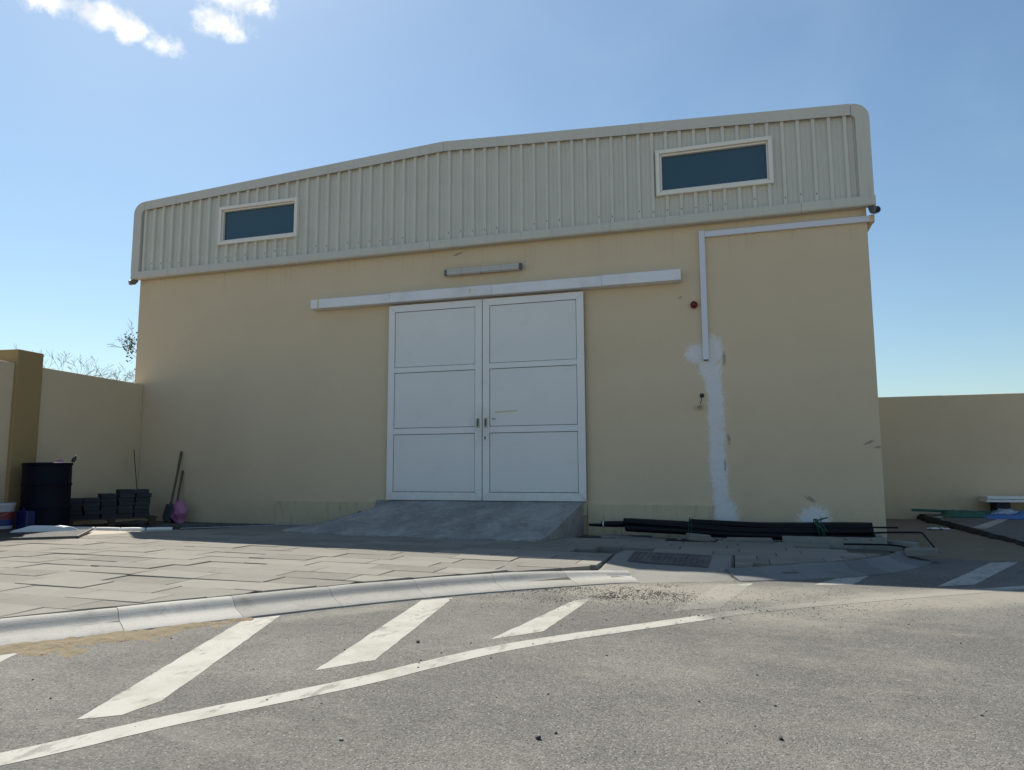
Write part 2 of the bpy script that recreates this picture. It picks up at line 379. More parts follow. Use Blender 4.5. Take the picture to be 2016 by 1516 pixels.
def make(name, mb, material, parent=None, loc=None, smooth=False, bevel=0, seg=2):
    if loc is None: loc = ORG[parent.name] if parent else (0, 0, 0)
    me = mb.mesh(name, loc); o = bpy.data.objects.new(name, me); COL.objects.link(o)
    me.materials.append(MATS[material])
    if parent: o.parent = parent; o.location = Vector(loc) - Vector(ORG[parent.name])
    else: o.location = loc
    ORG[o.name] = tuple(loc)
    if smooth:
        for p in me.polygons: p.use_smooth = True
        if smooth != 'all':
            me.set_sharp_from_angle(angle=R(40))
    if bevel:
        md = o.modifiers.new('bevel', 'BEVEL'); md.width = bevel; md.segments = seg; md.limit_method = 'ANGLE'; md.angle_limit = R(35)
    return o
def tag(o, label, cat, group=None):
    o['label'] = label; o['category'] = cat
    if group: o['group'] = group
    return o
def thing(name, label, cat, loc, group=None):
    o = bpy.data.objects.new(name, None); COL.objects.link(o); o.location = loc; o.empty_display_size = .2
    ORG[o.name] = tuple(loc); return tag(o, label, cat, group)
def struct(o): o['kind'] = 'structure'; return o
def BX(*a, M=None): return MB().box(*a, M=M)
def gz(x): return max(-.05, min(.07, -.01*x))
def clip(poly, a, b, c):
    """keep the part of a 2-D polygon where a*x+b*y+c >= 0"""
    out = []
    for i, p in enumerate(poly):
        q = poly[(i+1) % len(poly)]; dp, dq = a*p[0]+b*p[1]+c, a*q[0]+b*q[1]+c
        if dp >= 0: out.append(p)
        if dp*dq < 0:
            t = dp/(dp-dq); out.append((p[0]+t*(q[0]-p[0]), p[1]+t*(q[1]-p[1])))
    return out
def cr(pts, n=8):
    """Catmull-Rom through 2-D/3-D points"""
    P = [Vector(p) for p in pts]; P = [2*P[0]-P[1]] + P + [2*P[-1]-P[-2]]; out = []
    for i in range(1, len(P)-2):
        a, b, c, d = P[i-1:i+3]
        for k in range(n):
            t = k/n
            out.append(.5*((2*b)+(c-a)*t+(2*a-5*b+4*c-d)*t*t+(3*b-a-3*c+d)*t**3))
    return out + [P[-2]]

# ------------------------------------------------------------------ ground, road, pavement
struct(make('ground', BX(-400, 400, -400, 400, -.6, -.45), 'desert'))
RZ = -.1
road = struct(make('road', MB().grid(60, 30, lambda u, v: Vector((-14+32*u, -30+29.2*v, RZ+gz(-14+32*u)))), 'asphalt'))
def road_marking(poly, seed=0):
    rr = random.Random(seed); pts = []
    for i, p in enumerate(poly):
        q = poly[(i+1) % len(poly)]; L = math.hypot(q[0]-p[0], q[1]-p[1]); n = max(1, int(L/.07))
        for k in range(n):
            t = k/n; j = .0035 if k else 0
            pts.append((p[0]+t*(q[0]-p[0])+rr.uniform(-j, j), p[1]+t*(q[1]-p[1])+rr.uniform(-j, j)))
    mb = MB(); mb.add([(x, y, RZ+.0012-.01*x if abs(x) < 5 else RZ+.0012+gz(x)) for x, y in pts], [tuple(range(len(pts)))])
    return make('road_marking', mb, 'road_paint', road)
# edge line: a strip with width .13
cl = cr([(-1.2, -10.6), (-.05, -8.95), (.65, -7.90), (.91, -7.43), (1.31, -6.80), (1.755, -5.99), (2.60, -4.985), (3.05, -4.49), (3.8, -3.85), (4.6, -3.22), (5.13, -2.79), (6.6, -1.75)], 8)
def strip_poly(c, w):
    Lf, Rt = [], []
    for i, p in enumerate(c):
        t = (c[min(i+1, len(c)-1)]-c[max(i-1, 0)]).normalized(); nn = Vector((t.y, -t.x))
        Lf.append((p+nn*w/2)[:2]); Rt.append((p-nn*w/2)[:2])
    return Lf, Rt
La, Lb = strip_poly([Vector(p) for p in cl], .125)
mbl = MB()
lv = []
for a, b in zip(La, Lb):
    j = rnd.uniform(-.003, .003); lv += [(a[0]+j, a[1], RZ+.0014+gz(a[0])), (b[0]+j, b[1], RZ+.0014+gz(b[0]))]
mbl.add(lv, [(2*i, 2*i+1, 2*i+3, 2*i+2) for i in range(len(La)-1)])
make('road_marking', mbl, 'road_paint', road)
for k, poly in enumerate((
    [(-.06, -8.25), (.075, -8.0), (-.46, -7.042+.0), (-.599, -6.754), (-.70, -6.90), (-.62, -7.15)],
    [(.564, -7.543), (.005, -5.85), (.143, -5.672), (.699, -7.269), (.684, -7.451)],
    [(1.038, -6.693), (.767, -4.896), (.94, -4.729), (1.216, -6.446)],
    [(1.609, -5.858), (1.793, -4.543), (1.898, -4.421), (1.837, -5.571)],
    [(2.50, -4.72), (2.76, -3.473), (3.03, -3.30), (2.80, -4.50)],
    [(3.50, -3.226), (3.78, -2.687), (4.06, -2.43), (3.821, -3.091)],
    [(4.459, -2.978), (5.385, -1.08), (5.676, -.95), (4.783, -2.756)])):
    road_marking(poly, k)
# sandy trench to the right of the building
def sand_h(x, y):
    t = max(0, min(1, (y+1.0)/5.6)); e = min(1, max(0, (y+1.08+.07*mnoise.noise((x*3, 0, 0)))/.25))
    return RZ+gz(x)-.04 + e*.045 + t*.075 + .018*mnoise.noise((x*2.2, y*2.2, 1))*e + .008*mnoise.noise((x*9, y*9, 3))*e
struct(make('sandy_ground', MB().grid(70, 110, lambda u, v: Vector((4.3+11*u, -1.25+7*v, sand_h(4.3+11*u, -1.25+7*v) if u < .19 else -.14+.02*(-1.25+7*v)))), 'sand_brown', smooth='all'))
# raised asphalt slab with a broken edge, right
def sz(y): return -.085+.025*y
edge = []
for i in range(181):
    y = 4.55-6.2*i/180
    xe = 5.985 + (.0 if y > 4.0 else .07*(4.0-y)) + .04*mnoise.noise((y*4, 2, 0)) + .025*mnoise.noise((y*17, 5, 0)) + .012*mnoise.noise((y*45, 5, 0))
    edge.append((xe if y > .2 else xe+.05*(0.2-y), y))
mb = MB(); n = len(edge)
vs = [(x, y, sz(y)) for x, y in edge] + [(x-.03-.06*abs(mnoise.noise((y*15, 0, 4))), y, sz(y)-.05) for x, y in edge] + [(x-.05-.10*abs(mnoise.noise((y*9, 3, 4))), y, sz(y)-.17) for x, y in edge] + [(14, y, sz(y)) for x, y in edge]
mb.add(vs, [(3*n+i, 3*n+i+1, i+1, i) for i in range(n-1)])
slab = struct(make('side_road', mb, 'asphalt'))
mb = MB(); mb.add(vs, [(i, i+1, n+i+1, n+i) for i in range(n-1)] + [(n+i, n+i+1, 2*n+i+1, 2*n+i) for i in range(n-1)])
make('broken_edge', mb, 'fresh_asphalt', slab)
for poly in ([(6.12, 2.2), (6.22, 1.98), (7.118, 3.848), (6.92, 3.76)], [(5.995, 3.80), (6.10, 3.73), (6.493, 4.44), (6.36, 4.50)], [(7.45, 2.2), (7.75, 2.05), (8.7, 3.9), (8.4, 4.0)]):
    make('road_marking', MB().add([(x, y, sz(y)+.004) for x, y in poly], [(0, 1, 2, 3)]), 'road_paint', slab)

# pavement bed
KT = [(-3.4, -9.9), (-2.2, -8.3), (-1.45, -7.28), (-.98, -6.65), (-.60, -6.12), (-.17, -5.52), (.23, -4.98), (.74, -4.40), (1.32, -3.84), (1.83, -3.40), (2.35, -3.13), (2.88, -2.92), (3.54, -2.52), (4.00, -2.06), (4.30, -1.56), (4.56, -.95)]
kt = [Vector((p.x, p.y)) for p in cr([(x, y, 0) for x, y in KT], 10)]
def ky(x):
    for a, b in zip(kt, kt[1:]):
        if a.x <= x <= b.x: return a.y+(x-a.x)/(b.x-a.x)*(b.y-a.y)
    return -99 if x < kt[0].x else 99
pv = MB(); vs = []; cols = [(-9+13.5*i/80) for i in range(81)]
for x in cols: 
    k = max(ky(x), -9.5); k = min(k, .2)
    if 1.62 < x < 2.84: k = max(k, -2.22)
    vs += [(x, k+.04, gz(x)-.05), (x, .3, gz(x)-.05)]
pv.add(vs, [(2*i, 2*i+2, 2*i+3, 2*i+1) for i in range(80)])
pavement = struct(make('pavement', pv, 'bed_sand'))
# paving stones, .6 x .3, broken bond, rows along the building
LINE = (1.36, -.78); LC = -(1.36*-5.08 + -.78*-3.48)      # left limit of the paved area
offs = {0: .216, 1: .39, 2: -.01, 3: .32, 4: .19}
GAP = .0035
cache = {}
def paver_mesh(poly):
    key = tuple((round(x, 3), round(y, 3)) for x, y in poly)
    if key in cache: return cache[key]
    n = len(poly); cx = sum(p[0] for p in poly)/n; cy = sum(p[1] for p in poly)/n
    ins = [(x+(cx-x)/max(.05, math.hypot(cx-x, cy-y))*.004, y+(cy-y)/max(.05, math.hypot(cx-x, cy-y))*.004) for x, y in poly]
    mb = MB(); mb.add([(x, y, -.06) for x, y in poly]+[(x, y, -.003) for x, y in poly]+[(x, y, 0) for x, y in ins],
        [tuple(range(2*n, 3*n))]+[(i, (i+1) % n, n+(i+1) % n, n+i) for i in range(n)]+[(n+i, n+(i+1) % n, 2*n+(i+1) % n, 2*n+i) for i in range(n)])
    me = mb.mesh('paving_stone', (0, 0, 0)); me.materials.append(MATS['paver_concrete'])
    if len(cache) < 400: cache[key] = me
    return me
HOLES = [(1.45, -2.22), (1.75, -2.05), (1.12, -.87), (1.28, -.60), (1.05, -.42), (1.95, -.45), (2.35, -.72), (4.1, -1.45), (4.3, -1.2), (3.9, -1.25), (2.75, -.6), (3.2, -.5), (3.7, -.6), (4.2, -.7), (3.5, -.3), (4.1, -.3)]
npav = 0
for r_ in range(-17, 12):
    y1 = -5.15-.3*r_; y0 = y1-.3
    if y1 > -.2: continue
    off = offs.get(r_, (.3*(r_ % 2) + .11*math.sin(r_*2.3)))
    x = -6.6 + (off % .6)
    while x < 4.6:
        xa, xb = x, x+.6; x += .6
        poly = [(xa+GAP, y0+GAP), (xb-GAP, y0+GAP), (xb-GAP, y1-GAP), (xa+GAP, y1-GAP)]
        cx, cy = (xa+xb)/2, (y0+y1)/2
        if any(abs(cx-hx) < .3 and abs(cy-hy) < .15 for hx, hy in HOLES): continue
        poly = clip(poly, *LINE, LC-.01)
        # kerb side
        ks = [(kt[i], kt[i+1]) for i in range(len(kt)-1) if kt[i].x < xb+.05 and kt[i+1].x > xa-.05]
        for a, b in ks[::5]:
            t = (b-a).normalized(); nn = (-t.y, t.x)
            poly = clip(poly, nn[0], nn[1], -(nn[0]*a.x+nn[1]*a.y)-.012) if len(poly) > 2 else poly
        if xa > 4.4: continue
        # ramp and manhole pad footprint
        if -2.35 < cx < .75 and cy > -1.35: continue
        if xb > 1.74 and xa < 2.89 and y0 < -2.25:
            if xa < 1.70: poly = clip(poly, -1, 0, 1.735) if len(poly) > 2 else poly
            elif xb > 2.93: poly = clip(poly, 1, 0, -2.893) if len(poly) > 2 else poly
            else: continue
        if len(poly) < 3: continue
        A = .5*abs(sum(poly[i][0]*poly[(i+1) % len(poly)][1]-poly[(i+1) % len(poly)][0]*poly[i][1] for i in range(len(poly))))
        if A < .006: continue
        # outside the camera's left view
        if cx < -5.5 or (cy < -3.2 and cx < -5.1-(cy+3.2)*-1.15-.9): continue
        me = paver_mesh([(px-cx, py-cy) for px, py in poly])
        o = bpy.data.objects.new('paving_stone', me); COL.objects.link(o); o.parent = pavement; npav += 1
        near = max(0, min(1, (-cy-2.0)/2.5))
        o.location = (cx, cy, gz(cx)+rnd.gauss(0, .0018)*(.35+near))
        o.rotation_euler = (rnd.gauss(0, .006)*(.25+near), rnd.gauss(0, .004)*(.25+near) + .01, rnd.gauss(0, .003))
print('pavers', npav)
# sandy filling of the joints: a sheet just under the paver tops
jf = MB(); vs = []
for x in cols:
    k = max(ky(x), -9.5); k = min(k, .2); k = 0 if x > 1.6 else k; vs += [(x, k+.03, gz(x)-.02), (x, -2.62, gz(x)-.02)] if k < -2.7 else [(x, -2.63, gz(x)-.06), (x, -2.62, gz(x)-.06)]
jf.add(vs, [(2*i, 2*i+2, 2*i+3, 2*i+1) for i in range(80)])
make('joint_sand', jf, 'bed_sand', pavement)

# rolled kerb
prof = [(-.0, -.16), (0, -.012), (.014, -.002), (.05, .001), (.078, -.004), (.098, -.015), (.116, -.032), (.133, -.049), (.153, -.059), (.20, -.067), (.26, -.077), (.305, -.087), (.315, -.092), (.32, -.16)]
def frame_at(s_):
    acc = 0
    for a, b in zip(kt, kt[1:]):
        L = (b-a).length
        if acc+L >= s_: return a+(b-a)*((s_-acc)/L)
        acc += L
    return kt[-1]
TOT = sum((b-a).length for a, b in zip(kt, kt[1:]))
kb_bed = MB(); vs = []
for i in range(81):
    p = frame_at(TOT*i/80); q = frame_at(min(TOT, TOT*i/80+.02)); p0 = frame_at(max(0, TOT*i/80-.02)); t = (q-p0).normalized(); nn = Vector((t.y, -t.x))
    for w, z in ((.004, -.03), (.13, -.055), (.29, -.102)): vs.append((p.x+nn.x*w, p.y+nn.y*w, gz(p.x)+z-(.13 if 1.6 < p.x < 3.1 else 0)))
kb_bed.add(vs, [(3*i+j, 3*i+3+j, 3*i+4+j, 3*i+1+j) for i in range(80) for j in range(2)])
kerb = struct(make('kerb', kb_bed, 'bed_sand'))
def s_at(x):
    k = 0
    while frame_at(k).x < x: k += .01
    return k
SA, SB = s_at(1.98), s_at(2.80)
s0 = 0
while s0 < TOT-.1:
    p = frame_at(s0); seg = .66 if p.x < 1.75 else .30
    s1 = min(TOT, s0+seg); vs = []; m_ = 8
    if s0 < SA < s1: s1 = SA
    if SA <= s0 < SB: s0 = SB; continue
    dzr, dw = rnd.gauss(0, .0014), rnd.gauss(0, .0012)
    # the last stones flare out flat
    for i in range(m_+1):
        ss = s0+.0012+(s1-s0-.0024)*i/m_
        p = frame_at(ss); t = (frame_at(min(TOT, ss+.03))-frame_at(max(0, ss-.03))).normalized(); nn = Vector((t.y, -t.x))
        fl = max(0, min(1, (p.x-3.7)/.8)); low = max(0, min(1, (p.x-1.15)/.8))*.95 if p.x < 2.4 else max(0, min(1, (3.5-p.x)/.6))*.6
        wob = .003*mnoise.noise((ss*3, 1, 0))
        for w, z in prof:
            ww = w*(1+.12*fl)+dw; zb = z*(1-.0*fl) if z > -.12 else z
            if z > -.12: zb = zb - low*(.042 if w < .12 else .02 if w < .2 else .006) - .02*fl*(1 if w < .12 else .3)
            jd = -.0015 if i in (0, m_) and z > -.12 else 0
            vs.append((p.x+nn.x*ww, p.y+nn.y*ww, gz(p.x)+zb+dzr+jd+wob*(1 if 0 < w < .3 else 0)))
    K = len(prof); mb = MB()
    mb.add(vs, [(i*K+j, i*K+j+1, (i+1)*K+j+1, (i+1)*K+j) for i in range(m_) for j in range(K-1)] + [tuple(range(K)), tuple(m_*K+j for j in range(K))[::-1]])
    if p.x > -1.9: make('kerb_stone', mb, 'kerb_dark' if p.x > 2.8 else 'kerb_concrete', kerb, smooth=True)
    s0 = s1
# pale screed and soil strip left of the paving line
mb = MB(); poly = [(-5.6, -4.4), (-5.08, -3.48), (-4.3, -2.12), (-3.97, -1.55), (-4.2, -1.72), (-4.52, -1.97), (-5.5, -2.14), (-6.1, -3.1)]
struct(make('concrete_strip', MB().add([(x, y, gz(x)-.004) for x, y in poly], [tuple(range(len(poly)))]), 'screed'))
def soil_h(x, y):
    m1 = math.exp(-((x+6.0)**2/.20+(y+2.85)**2/.30)); edge_ = min(1, max(0, (y+1.36*0+2.02-.18*(x+5.0))/.12))
    base = gz(x)-.035 if y > -2.1 else gz(x)-.02
    t = max(0, min(1, (y+1.3)/1.2))
    return base*(1-t)+(-.012)*t + .075*m1 + .012*mnoise.noise((x*5, y*5, 0))
struct(make('soil', MB().grid(70, 80, lambda u, v: Vector((-7.2+4.4*u, -4.3+4.4*v, (soil_h(-7.2+4.4*u, -4.3+4.4*v) if 1.36*(-7.2+4.4*u)-.78*(-4.3+4.4*v)+LC < -.02 else -.08)))), 'soil_dark', smooth='all'))

# ------------------------------------------------------------------ warehouse
W = thing('warehouse', 'cream rendered warehouse with grey ribbed metal gable and white sliding doors', 'warehouse', (-1.1, 0, 0))
make('wall', MB().box(-6.76, 4.632, 0, 9, -.3, 4.16), 'plaster_front', W, bevel=.012)
def zt(x): return 5.731-.0531*abs(x+1.086)
# gable body and roof behind the cladding
body = [(-6.79, 4.16), (-6.79, 5.2), (-6.66, zt(-6.66)-.06), (-1.086, 5.67), (4.52, zt(4.52)-.06), (4.65, 5.2), (4.65, 4.16)]
make('roof', MB().prism(body, 0.0, 9.05, lambda a, b, d: Vector((a, d, b))), 'cladding_flashing', W)
# ribbed sheet with two window openings
xs = [(-6.72, -.058)]
c = -6.436-.1873
while c < 4.56:
    for ddx, yy in ((-.030, -.058), (-.019, -.100), (.019, -.100), (.030, -.058), (.082, -.058), (.0936, -.066), (.105, -.058)):
        if -6.72 < c+ddx < 4.57: xs.append((c+ddx, yy))
    c += .1873
xs.append((4.57, -.058))
WIN = [(-5.03, -3.655, 4.565, 5.10), (2.10, 3.485, 4.558, 5.09)]
def yat(x):
    for (a, ya), (b, yb) in zip(xs, xs[1:]):
        if a <= x <= b: return ya+(x-a)/(b-a)*(yb-ya)
allx = sorted(xs + [(w, yat(w)) for W_ in WIN for w in W_[:2]])
mb = MB()
for (a, ya), (b, yb) in zip(allx, allx[1:]):
    mid = (a+b)/2; spans = [(4.15, None)]
    for (w0, w1, z0, z1) in WIN:
        if w0 < mid < w1: spans = [(4.15, z0), (z1, None)]
    for lo, hi in spans:
        mb.add([(a, ya, lo), (b, yb, lo), (b, yb, hi if hi else zt(b)-.05), (a, ya, hi if hi else zt(a)-.05)], [(0, 1, 2, 3)])
bm = None
make('ribbed_cladding', mb, 'cladding_sheet', W)
# screws near the foot of the sheet
mb = MB()
for k in range(58):
    xx = -6.436+.1873*k
    if rnd.random() < .62:
        zz_ = 4.30+rnd.uniform(-.012, .03); mb.lathe([(.008, 0), (.008, .004), (.004, .007)], 6, (xx, -.100, zz_), Matrix.Rotation(R(90), 4, 'X'))
make('screws', mb, 'dark_metal', W)['kind'] = 'stuff'
# flashing pieces
def flash(name, poly, y0=-.118, y1=.06): return make(name, MB().prism(poly, y0, y1, lambda a, b, d: Vector((a, d, b))), 'cladding_flashing', W, bevel=.004)
BH = .15
for k, (xa, xb) in enumerate(((-6.64, -3.88), (-3.88, -1.086), (-1.086, 1.69), (1.69, 4.50))):
    y0 = -.118-.003*(k % 2); e = .0015
    mb = MB(); F3 = lambda a, b, d: Vector((a, d, b)); CP = .035
    mb.prism([(xa+e, zt(xa)-BH), (xb-e, zt(xb)-BH), (xb-e, zt(xb)-CP), (xa+e, zt(xa)-CP)], y0, y0+.006, F3)
    mb.prism([(xa+e, zt(xa)-CP), (xb-e, zt(xb)-CP), (xb-e, zt(xb)), (xa+e, zt(xa))], y0, .10, F3)
    make('top_flashing', mb, 'cladding_flashing', W)
def corner(sgn, xo, xi, ztop):
    # rounded corner + upright band
    out = []; rr_ = abs(xo-xi)
    cxx, czz = xi, ztop-.20
    pts = [(xi, ztop)]
    for i in range(1, 9):
        a = R(90*i/8); pts.append((xi+sgn*rr_*math.sin(a), czz+.20*math.cos(a)))
    pts += [(xo, 4.19), (xo-sgn*.165, 4.19), (xo-sgn*.165, ztop-BH-.06), (xo-sgn*.18, ztop-BH-.02), (xi, ztop-BH)]
    flash('corner_flashing', pts, -.1195, .10)
corner(-1, -6.86, -6.643, zt(-6.643)); corner(1, 4.713, 4.503, zt(4.503))
for k, (xa, xb) in enumerate(((-6.85, -4.11), (-4.108, -1.3), (-1.298, 1.4), (1.402, 3.86), (3.862, 4.725))):
    d = .002*(k % 2)
    p2 = [(-.125-d, 4.09), (-.125-d, 4.20), (-.10, 4.206), (-.02, 4.206), (-.02, 4.075-d), (-.112, 4.075-d)]
    make('base_flashing', MB().prism(p2, xa, xb, lambda a, b, dd: Vector((dd, a, b))), 'cladding_flashing', W, bevel=.003)
# windows
def window(x0, x1, z0, z1, px0, px1, pz0, pz1):
    mb = MB(); yo, yi = -.128, -.098
    def ring(a, b, m1, m2):
        o_ = [(x0+a, z0+a), (x1-a, z0+a), (x1-a, z1-a), (x0+a, z1-a)]; i_ = [(x0+b, z0+b), (x1-b, z0+b), (x1-b, z1-b), (x0+b, z1-b)]
        for k in range(4):
            k2 = (k+1) % 4; q = [o_[k], o_[k2], i_[k2], i_[k]]
            mb.prism(q, m1, m2, lambda u, v, d: Vector((u, d, v)))
    ring(0, .052, yo, -.06)
    fr = make('window', mb, 'window_frame', W, bevel=.003)
    mb2 = MB(); 
    o_ = [(x0+.0525, z0+.0525), (x1-.0525, z0+.0525), (x1-.0525, z1-.0525), (x0+.0525, z1-.0525)]; i_ = [(px0, pz0), (px1, pz0), (px1, pz1), (px0, pz1)]
    for k in range(4):
        k2 = (k+1) % 4; mb2.prism([o_[k], o_[k2], i_[k2], i_[k]], -.095, -.035, lambda u, v, d: Vector((u, d, v)))
    make('inner_frame', mb2, 'window_frame', fr, bevel=.004)
    make('pane', BX(px0-.01, px1+.01, -.052, -.046, pz0-.01, pz1+.01), 'tinted_glass', fr)
window(-5.09, -3.594, 4.511, 5.156, -5.015, -3.672, 4.592, 5.078)
window(2.041, 3.545, 4.504, 5.146, 2.118, 3.470, 4.583, 5.066)
# plinth, left and right of the ramp
for xa, xb in ((-3.87, -1.96), (1.005, 2.63)):
    make('plinth', MB().box(xa, xb, -.035, 0, -.3, .355), 'plinth_plaster', W, bevel=.008)
make('door_sill', BX(-1.96, 1.0, -.05, 0, .2, .372), 'plinth_plaster', W)
# door leaves: dark gasket slab, mitred frame, three panels
def leaf(x0, x1, px0, px1, label, hx):
    d = make('door_leaf', BX(x0+.004, x1-.004, -.058, -.012, .392, 3.264), 'gasket', W); d['label'] = label
    zb, ztp = .388, 3.268; pz = [(.507, 1.327), (1.43, 2.24), (2.332, 3.16)]; g_ = .0012; yf = -.083
    P = lambda poly: MB().prism(poly, yf, -.052, lambda a, b, dd: Vector((a, dd, b)))
    s_ = .0075
    make('stile', P([(x0, zb+g_), (px0-s_, pz[0][0]-s_+g_), (px0-s_, pz[2][1]+s_-g_), (x0, ztp-g_)]), 'door_frame', d, bevel=.002)
    make('stile', P([(x1, zb+g_), (x1, ztp-g_), (px1+s_, pz[2][1]+s_-g_), (px1+s_, pz[0][0]-s_+g_)]), 'door_frame', d, bevel=.002)
    make('rail', P([(x0+g_, zb), (x1-g_, zb), (px1+s_-g_, pz[0][0]-s_), (px0-s_+g_, pz[0][0]-s_)]), 'door_frame', d, bevel=.002)
    make('rail', P([(x0+g_, ztp), (px0-s_+g_, pz[2][1]+s_), (px1+s_-g_, pz[2][1]+s_), (x1-g_, ztp)]), 'door_frame', d, bevel=.002)
    for i in (0, 1):
        make('rail', P([(px0-s_+.001, pz[i][1]+s_), (px1+s_-.001, pz[i][1]+s_), (px1+s_-.001, pz[i+1][0]-s_), (px0-s_+.001, pz[i+1][0]-s_)]), 'door_frame', d, bevel=.002)
    for a, b in pz:
        make('panel', MB().prism([(px0, a), (px1, a), (px1, b), (px0, b)], -.0735, -.05, lambda u, v, dd: Vector((u, dd, v))), 'door_panel', d, bevel=.003)
    # recessed pull
    h = make('handle', MB().box(hx-.026, hx+.026, -.0865, -.0825, 1.408, 1.545), 'brass_dull', d, bevel=.003)
    make('handle_recess', BX(hx-.011, hx+.009, -.0885, -.0862, 1.43, 1.53), 'dark_metal', h)
    make('handle_lip', BX(hx+.010, hx+.017, -.0895, -.0862, 1.43, 1.53), 'brass_dull', h)
    return d
lf = leaf(-1.967, -.488, -1.86, -.598, 'left sliding door leaf with three white panels', -.545)
rf = leaf(-.476, 1.0, -.367, .890, 'right sliding door leaf with keyhole and a strip of old tape', -.428)
k_ = MB().lathe([(.014, 0), (.014, .003)], 14, (-.437, -.0828, 1.268), Matrix.Rotation(R(90), 4, 'X')); k_.box(-.442, -.432, -.0862, -.0828, 1.235, 1.262)
make('keyhole', k_, 'dark_metal', rf)
make('tape_strip', MB().add([(-.305, -.0746, 1.61), (.02, -.0746, 1.628), (.05, -.0746, 1.65), (-.29, -.0746, 1.634)], [(0, 1, 2, 3)]), 'tape', rf)
mk_ = MB()
for i, w in enumerate((.045, .028, .016)): mk_.add([(-.338+i*.006, -.0746, 1.535-i*.012), (-.338+i*.006+w*1.4, -.0746, 1.535-i*.012), (-.338+i*.006+w*1.4, -.0746, 1.541-i*.012), (-.338+i*.006, -.0746, 1.541-i*.012)], [(0, 1, 2, 3)])
make('printed_mark', mk_, 'grey_plastic', rf)
# track and covers
tr = make('door_track', BX(-3.26, 2.31, -.10, 0, 3.335, 3.42), 'dark_metal', W)
for k, (xa, xb) in enumerate(((-3.28, -1.935), (-1.933, -.32), (-.318, 1.27), (1.272, 2.329))):
    d = (.0, .006, .003, .008)[k]
    p2 = [(-.012, 3.30), (-.15, 3.306+d*.3), (-.152, 3.315), (-.152, 3.44+d), (-.146, 3.449+d), (-.012, 3.455+d)]
    o = make('track_cover', MB().prism(p2, xa, xb, lambda a, b, dd: Vector((dd, a, b))), 'track_white', tr, bevel=.003)
make('tape', BX(-3.165, -3.135, -.1545, -.1525, 3.318, 3.44), 'tape', tr)
make('tape', BX(-.66, -.635, -.1545, -.1528, 3.36, 3.42), 'tape', tr)
# rain spouts
def spout(path, rad, m_, mouth=None):
    o = make('rain_spout', MB().tube(path, rad, 16), m_, W, smooth=True)
    return o
pth = [(4.69, -.04, 4.10), (4.69, -.045, 4.06), (4.695, -.07, 4.02), (4.71, -.12, 4.0), (4.725, -.17, 3.995)]
sp = spout(pth, .044, 'grey_plastic'); make('mouth', MB().lathe([(.036, 0), (.036, .002)], 16, (4.7255, -.1725, 3.995), Matrix.Rotation(R(90), 4, 'X')), 'gasket', sp)
spout([(-6.80, -.06, 4.11), (-6.80, -.06, 4.06), (-6.81, -.075, 4.035), (-6.835, -.11, 4.025), (-6.85, -.14, 4.015)], .042, 'spout_brown')
# ------------------------------------------------------------------ fittings on the wall
L_ = thing('wall_light', 'twin tube light fitting with grey cover above the sliding doors', 'light', (-.476, -.05, 3.71))
make('body', BX(-1.055, .103, -.055, 0, 3.675, 3.745), 'grey_plastic', L_, bevel=.006)
dp = [(-.05, 3.662), (-.085, 3.664), (-.105, 3.678), (-.11, 3.69), (-.10, 3.704), (-.097, 3.708), (-.10, 3.713), (-.11, 3.727), (-.105, 3.741), (-.085, 3.752), (-.05, 3.754)]
make('diffuser', MB().prism(dp, -1.03, .08, lambda a, b, dd: Vector((dd, a, b))), 'diffuser', L_)
for xa, xb in ((-1.068, -1.028), (.078, .116)):
    make('end_cap', MB().prism([(a-.004 if a < -.06 else a, 3.708+(b-3.708)*1.06) for a, b in dp], xa, xb, lambda a, b, dd: Vector((dd, a, b))), 'grey_plastic', L_, bevel=.003)
for xx in (-.8, -.5, -.2): make('clip', BX(xx-.006, xx+.006, -.104, -.05, 3.655, 3.761), 'steel_dull', L_)
T_ = thing('cable_trunking', 'white cable trunking running along the wall top and down beside the red siren', 'trunking', (2.6, 0, 2.2))
make('upright_run', BX(2.575, 2.650, -.048, 0, 2.238, 3.98), 'trunking', T_, bevel=.003)
make('level_run', BX(2.6515, 4.66, -.046, 0, 3.892, 3.968), 'trunking', T_, bevel=.003)
make('corner_piece', BX(4.655, 4.712, -.049, .05, 3.885, 3.975), 'plaster', T_, bevel=.003)
make('side_run', BX(4.633, 4.705, .051, 5, 3.888, 3.972), 'plaster', T_, bevel=.003)
make('cut_end', BX(2.585, 2.64, -.04, -.005, 2.228, 2.2385), 'dark_metal', T_)
o = tag(make('siren', MB().lathe([(.048, 0), (.048, .018), (.043, .03), (.043, .05), (.036, .058), (.026, .05), (.024, .062), (.012, .068)], 24, (2.482, 0, 2.985), Matrix.Rotation(R(90), 4, 'X')), 'siren_red', loc=(2.482, 0, 2.985), smooth=True), 'small dark red round siren on the wall beside the white trunking', 'siren')
J = thing('loose_wire', 'short black wire with a grey fitting dangling from the wall near the white patch', 'wire', (2.53, 0, 1.6))
make('gland', MB().lathe([(.03, 0), (.028, .012), (.018, .02), (.014, .035)], 12, (2.543, 0, 1.772), Matrix.Rotation(R(90), 4, 'X')), 'dark_metal', J, smooth=True)
make('cable', MB().tube(cr([(2.543, -.03, 1.772), (2.54, -.05, 1.74), (2.532, -.04, 1.70), (2.522, -.035, 1.655)], 5), .005, 6), 'pipe_black', J)
mb = MB(); mb.box(-.035, .035, -.04, 0, -.028, .028, Matrix.Translation((2.512, -.012, 1.62)) @ Matrix.Rotation(R(-22), 4, 'Y'))
jb = make('junction_box', mb, 'tape', J, bevel=.006)
mb = MB(); 
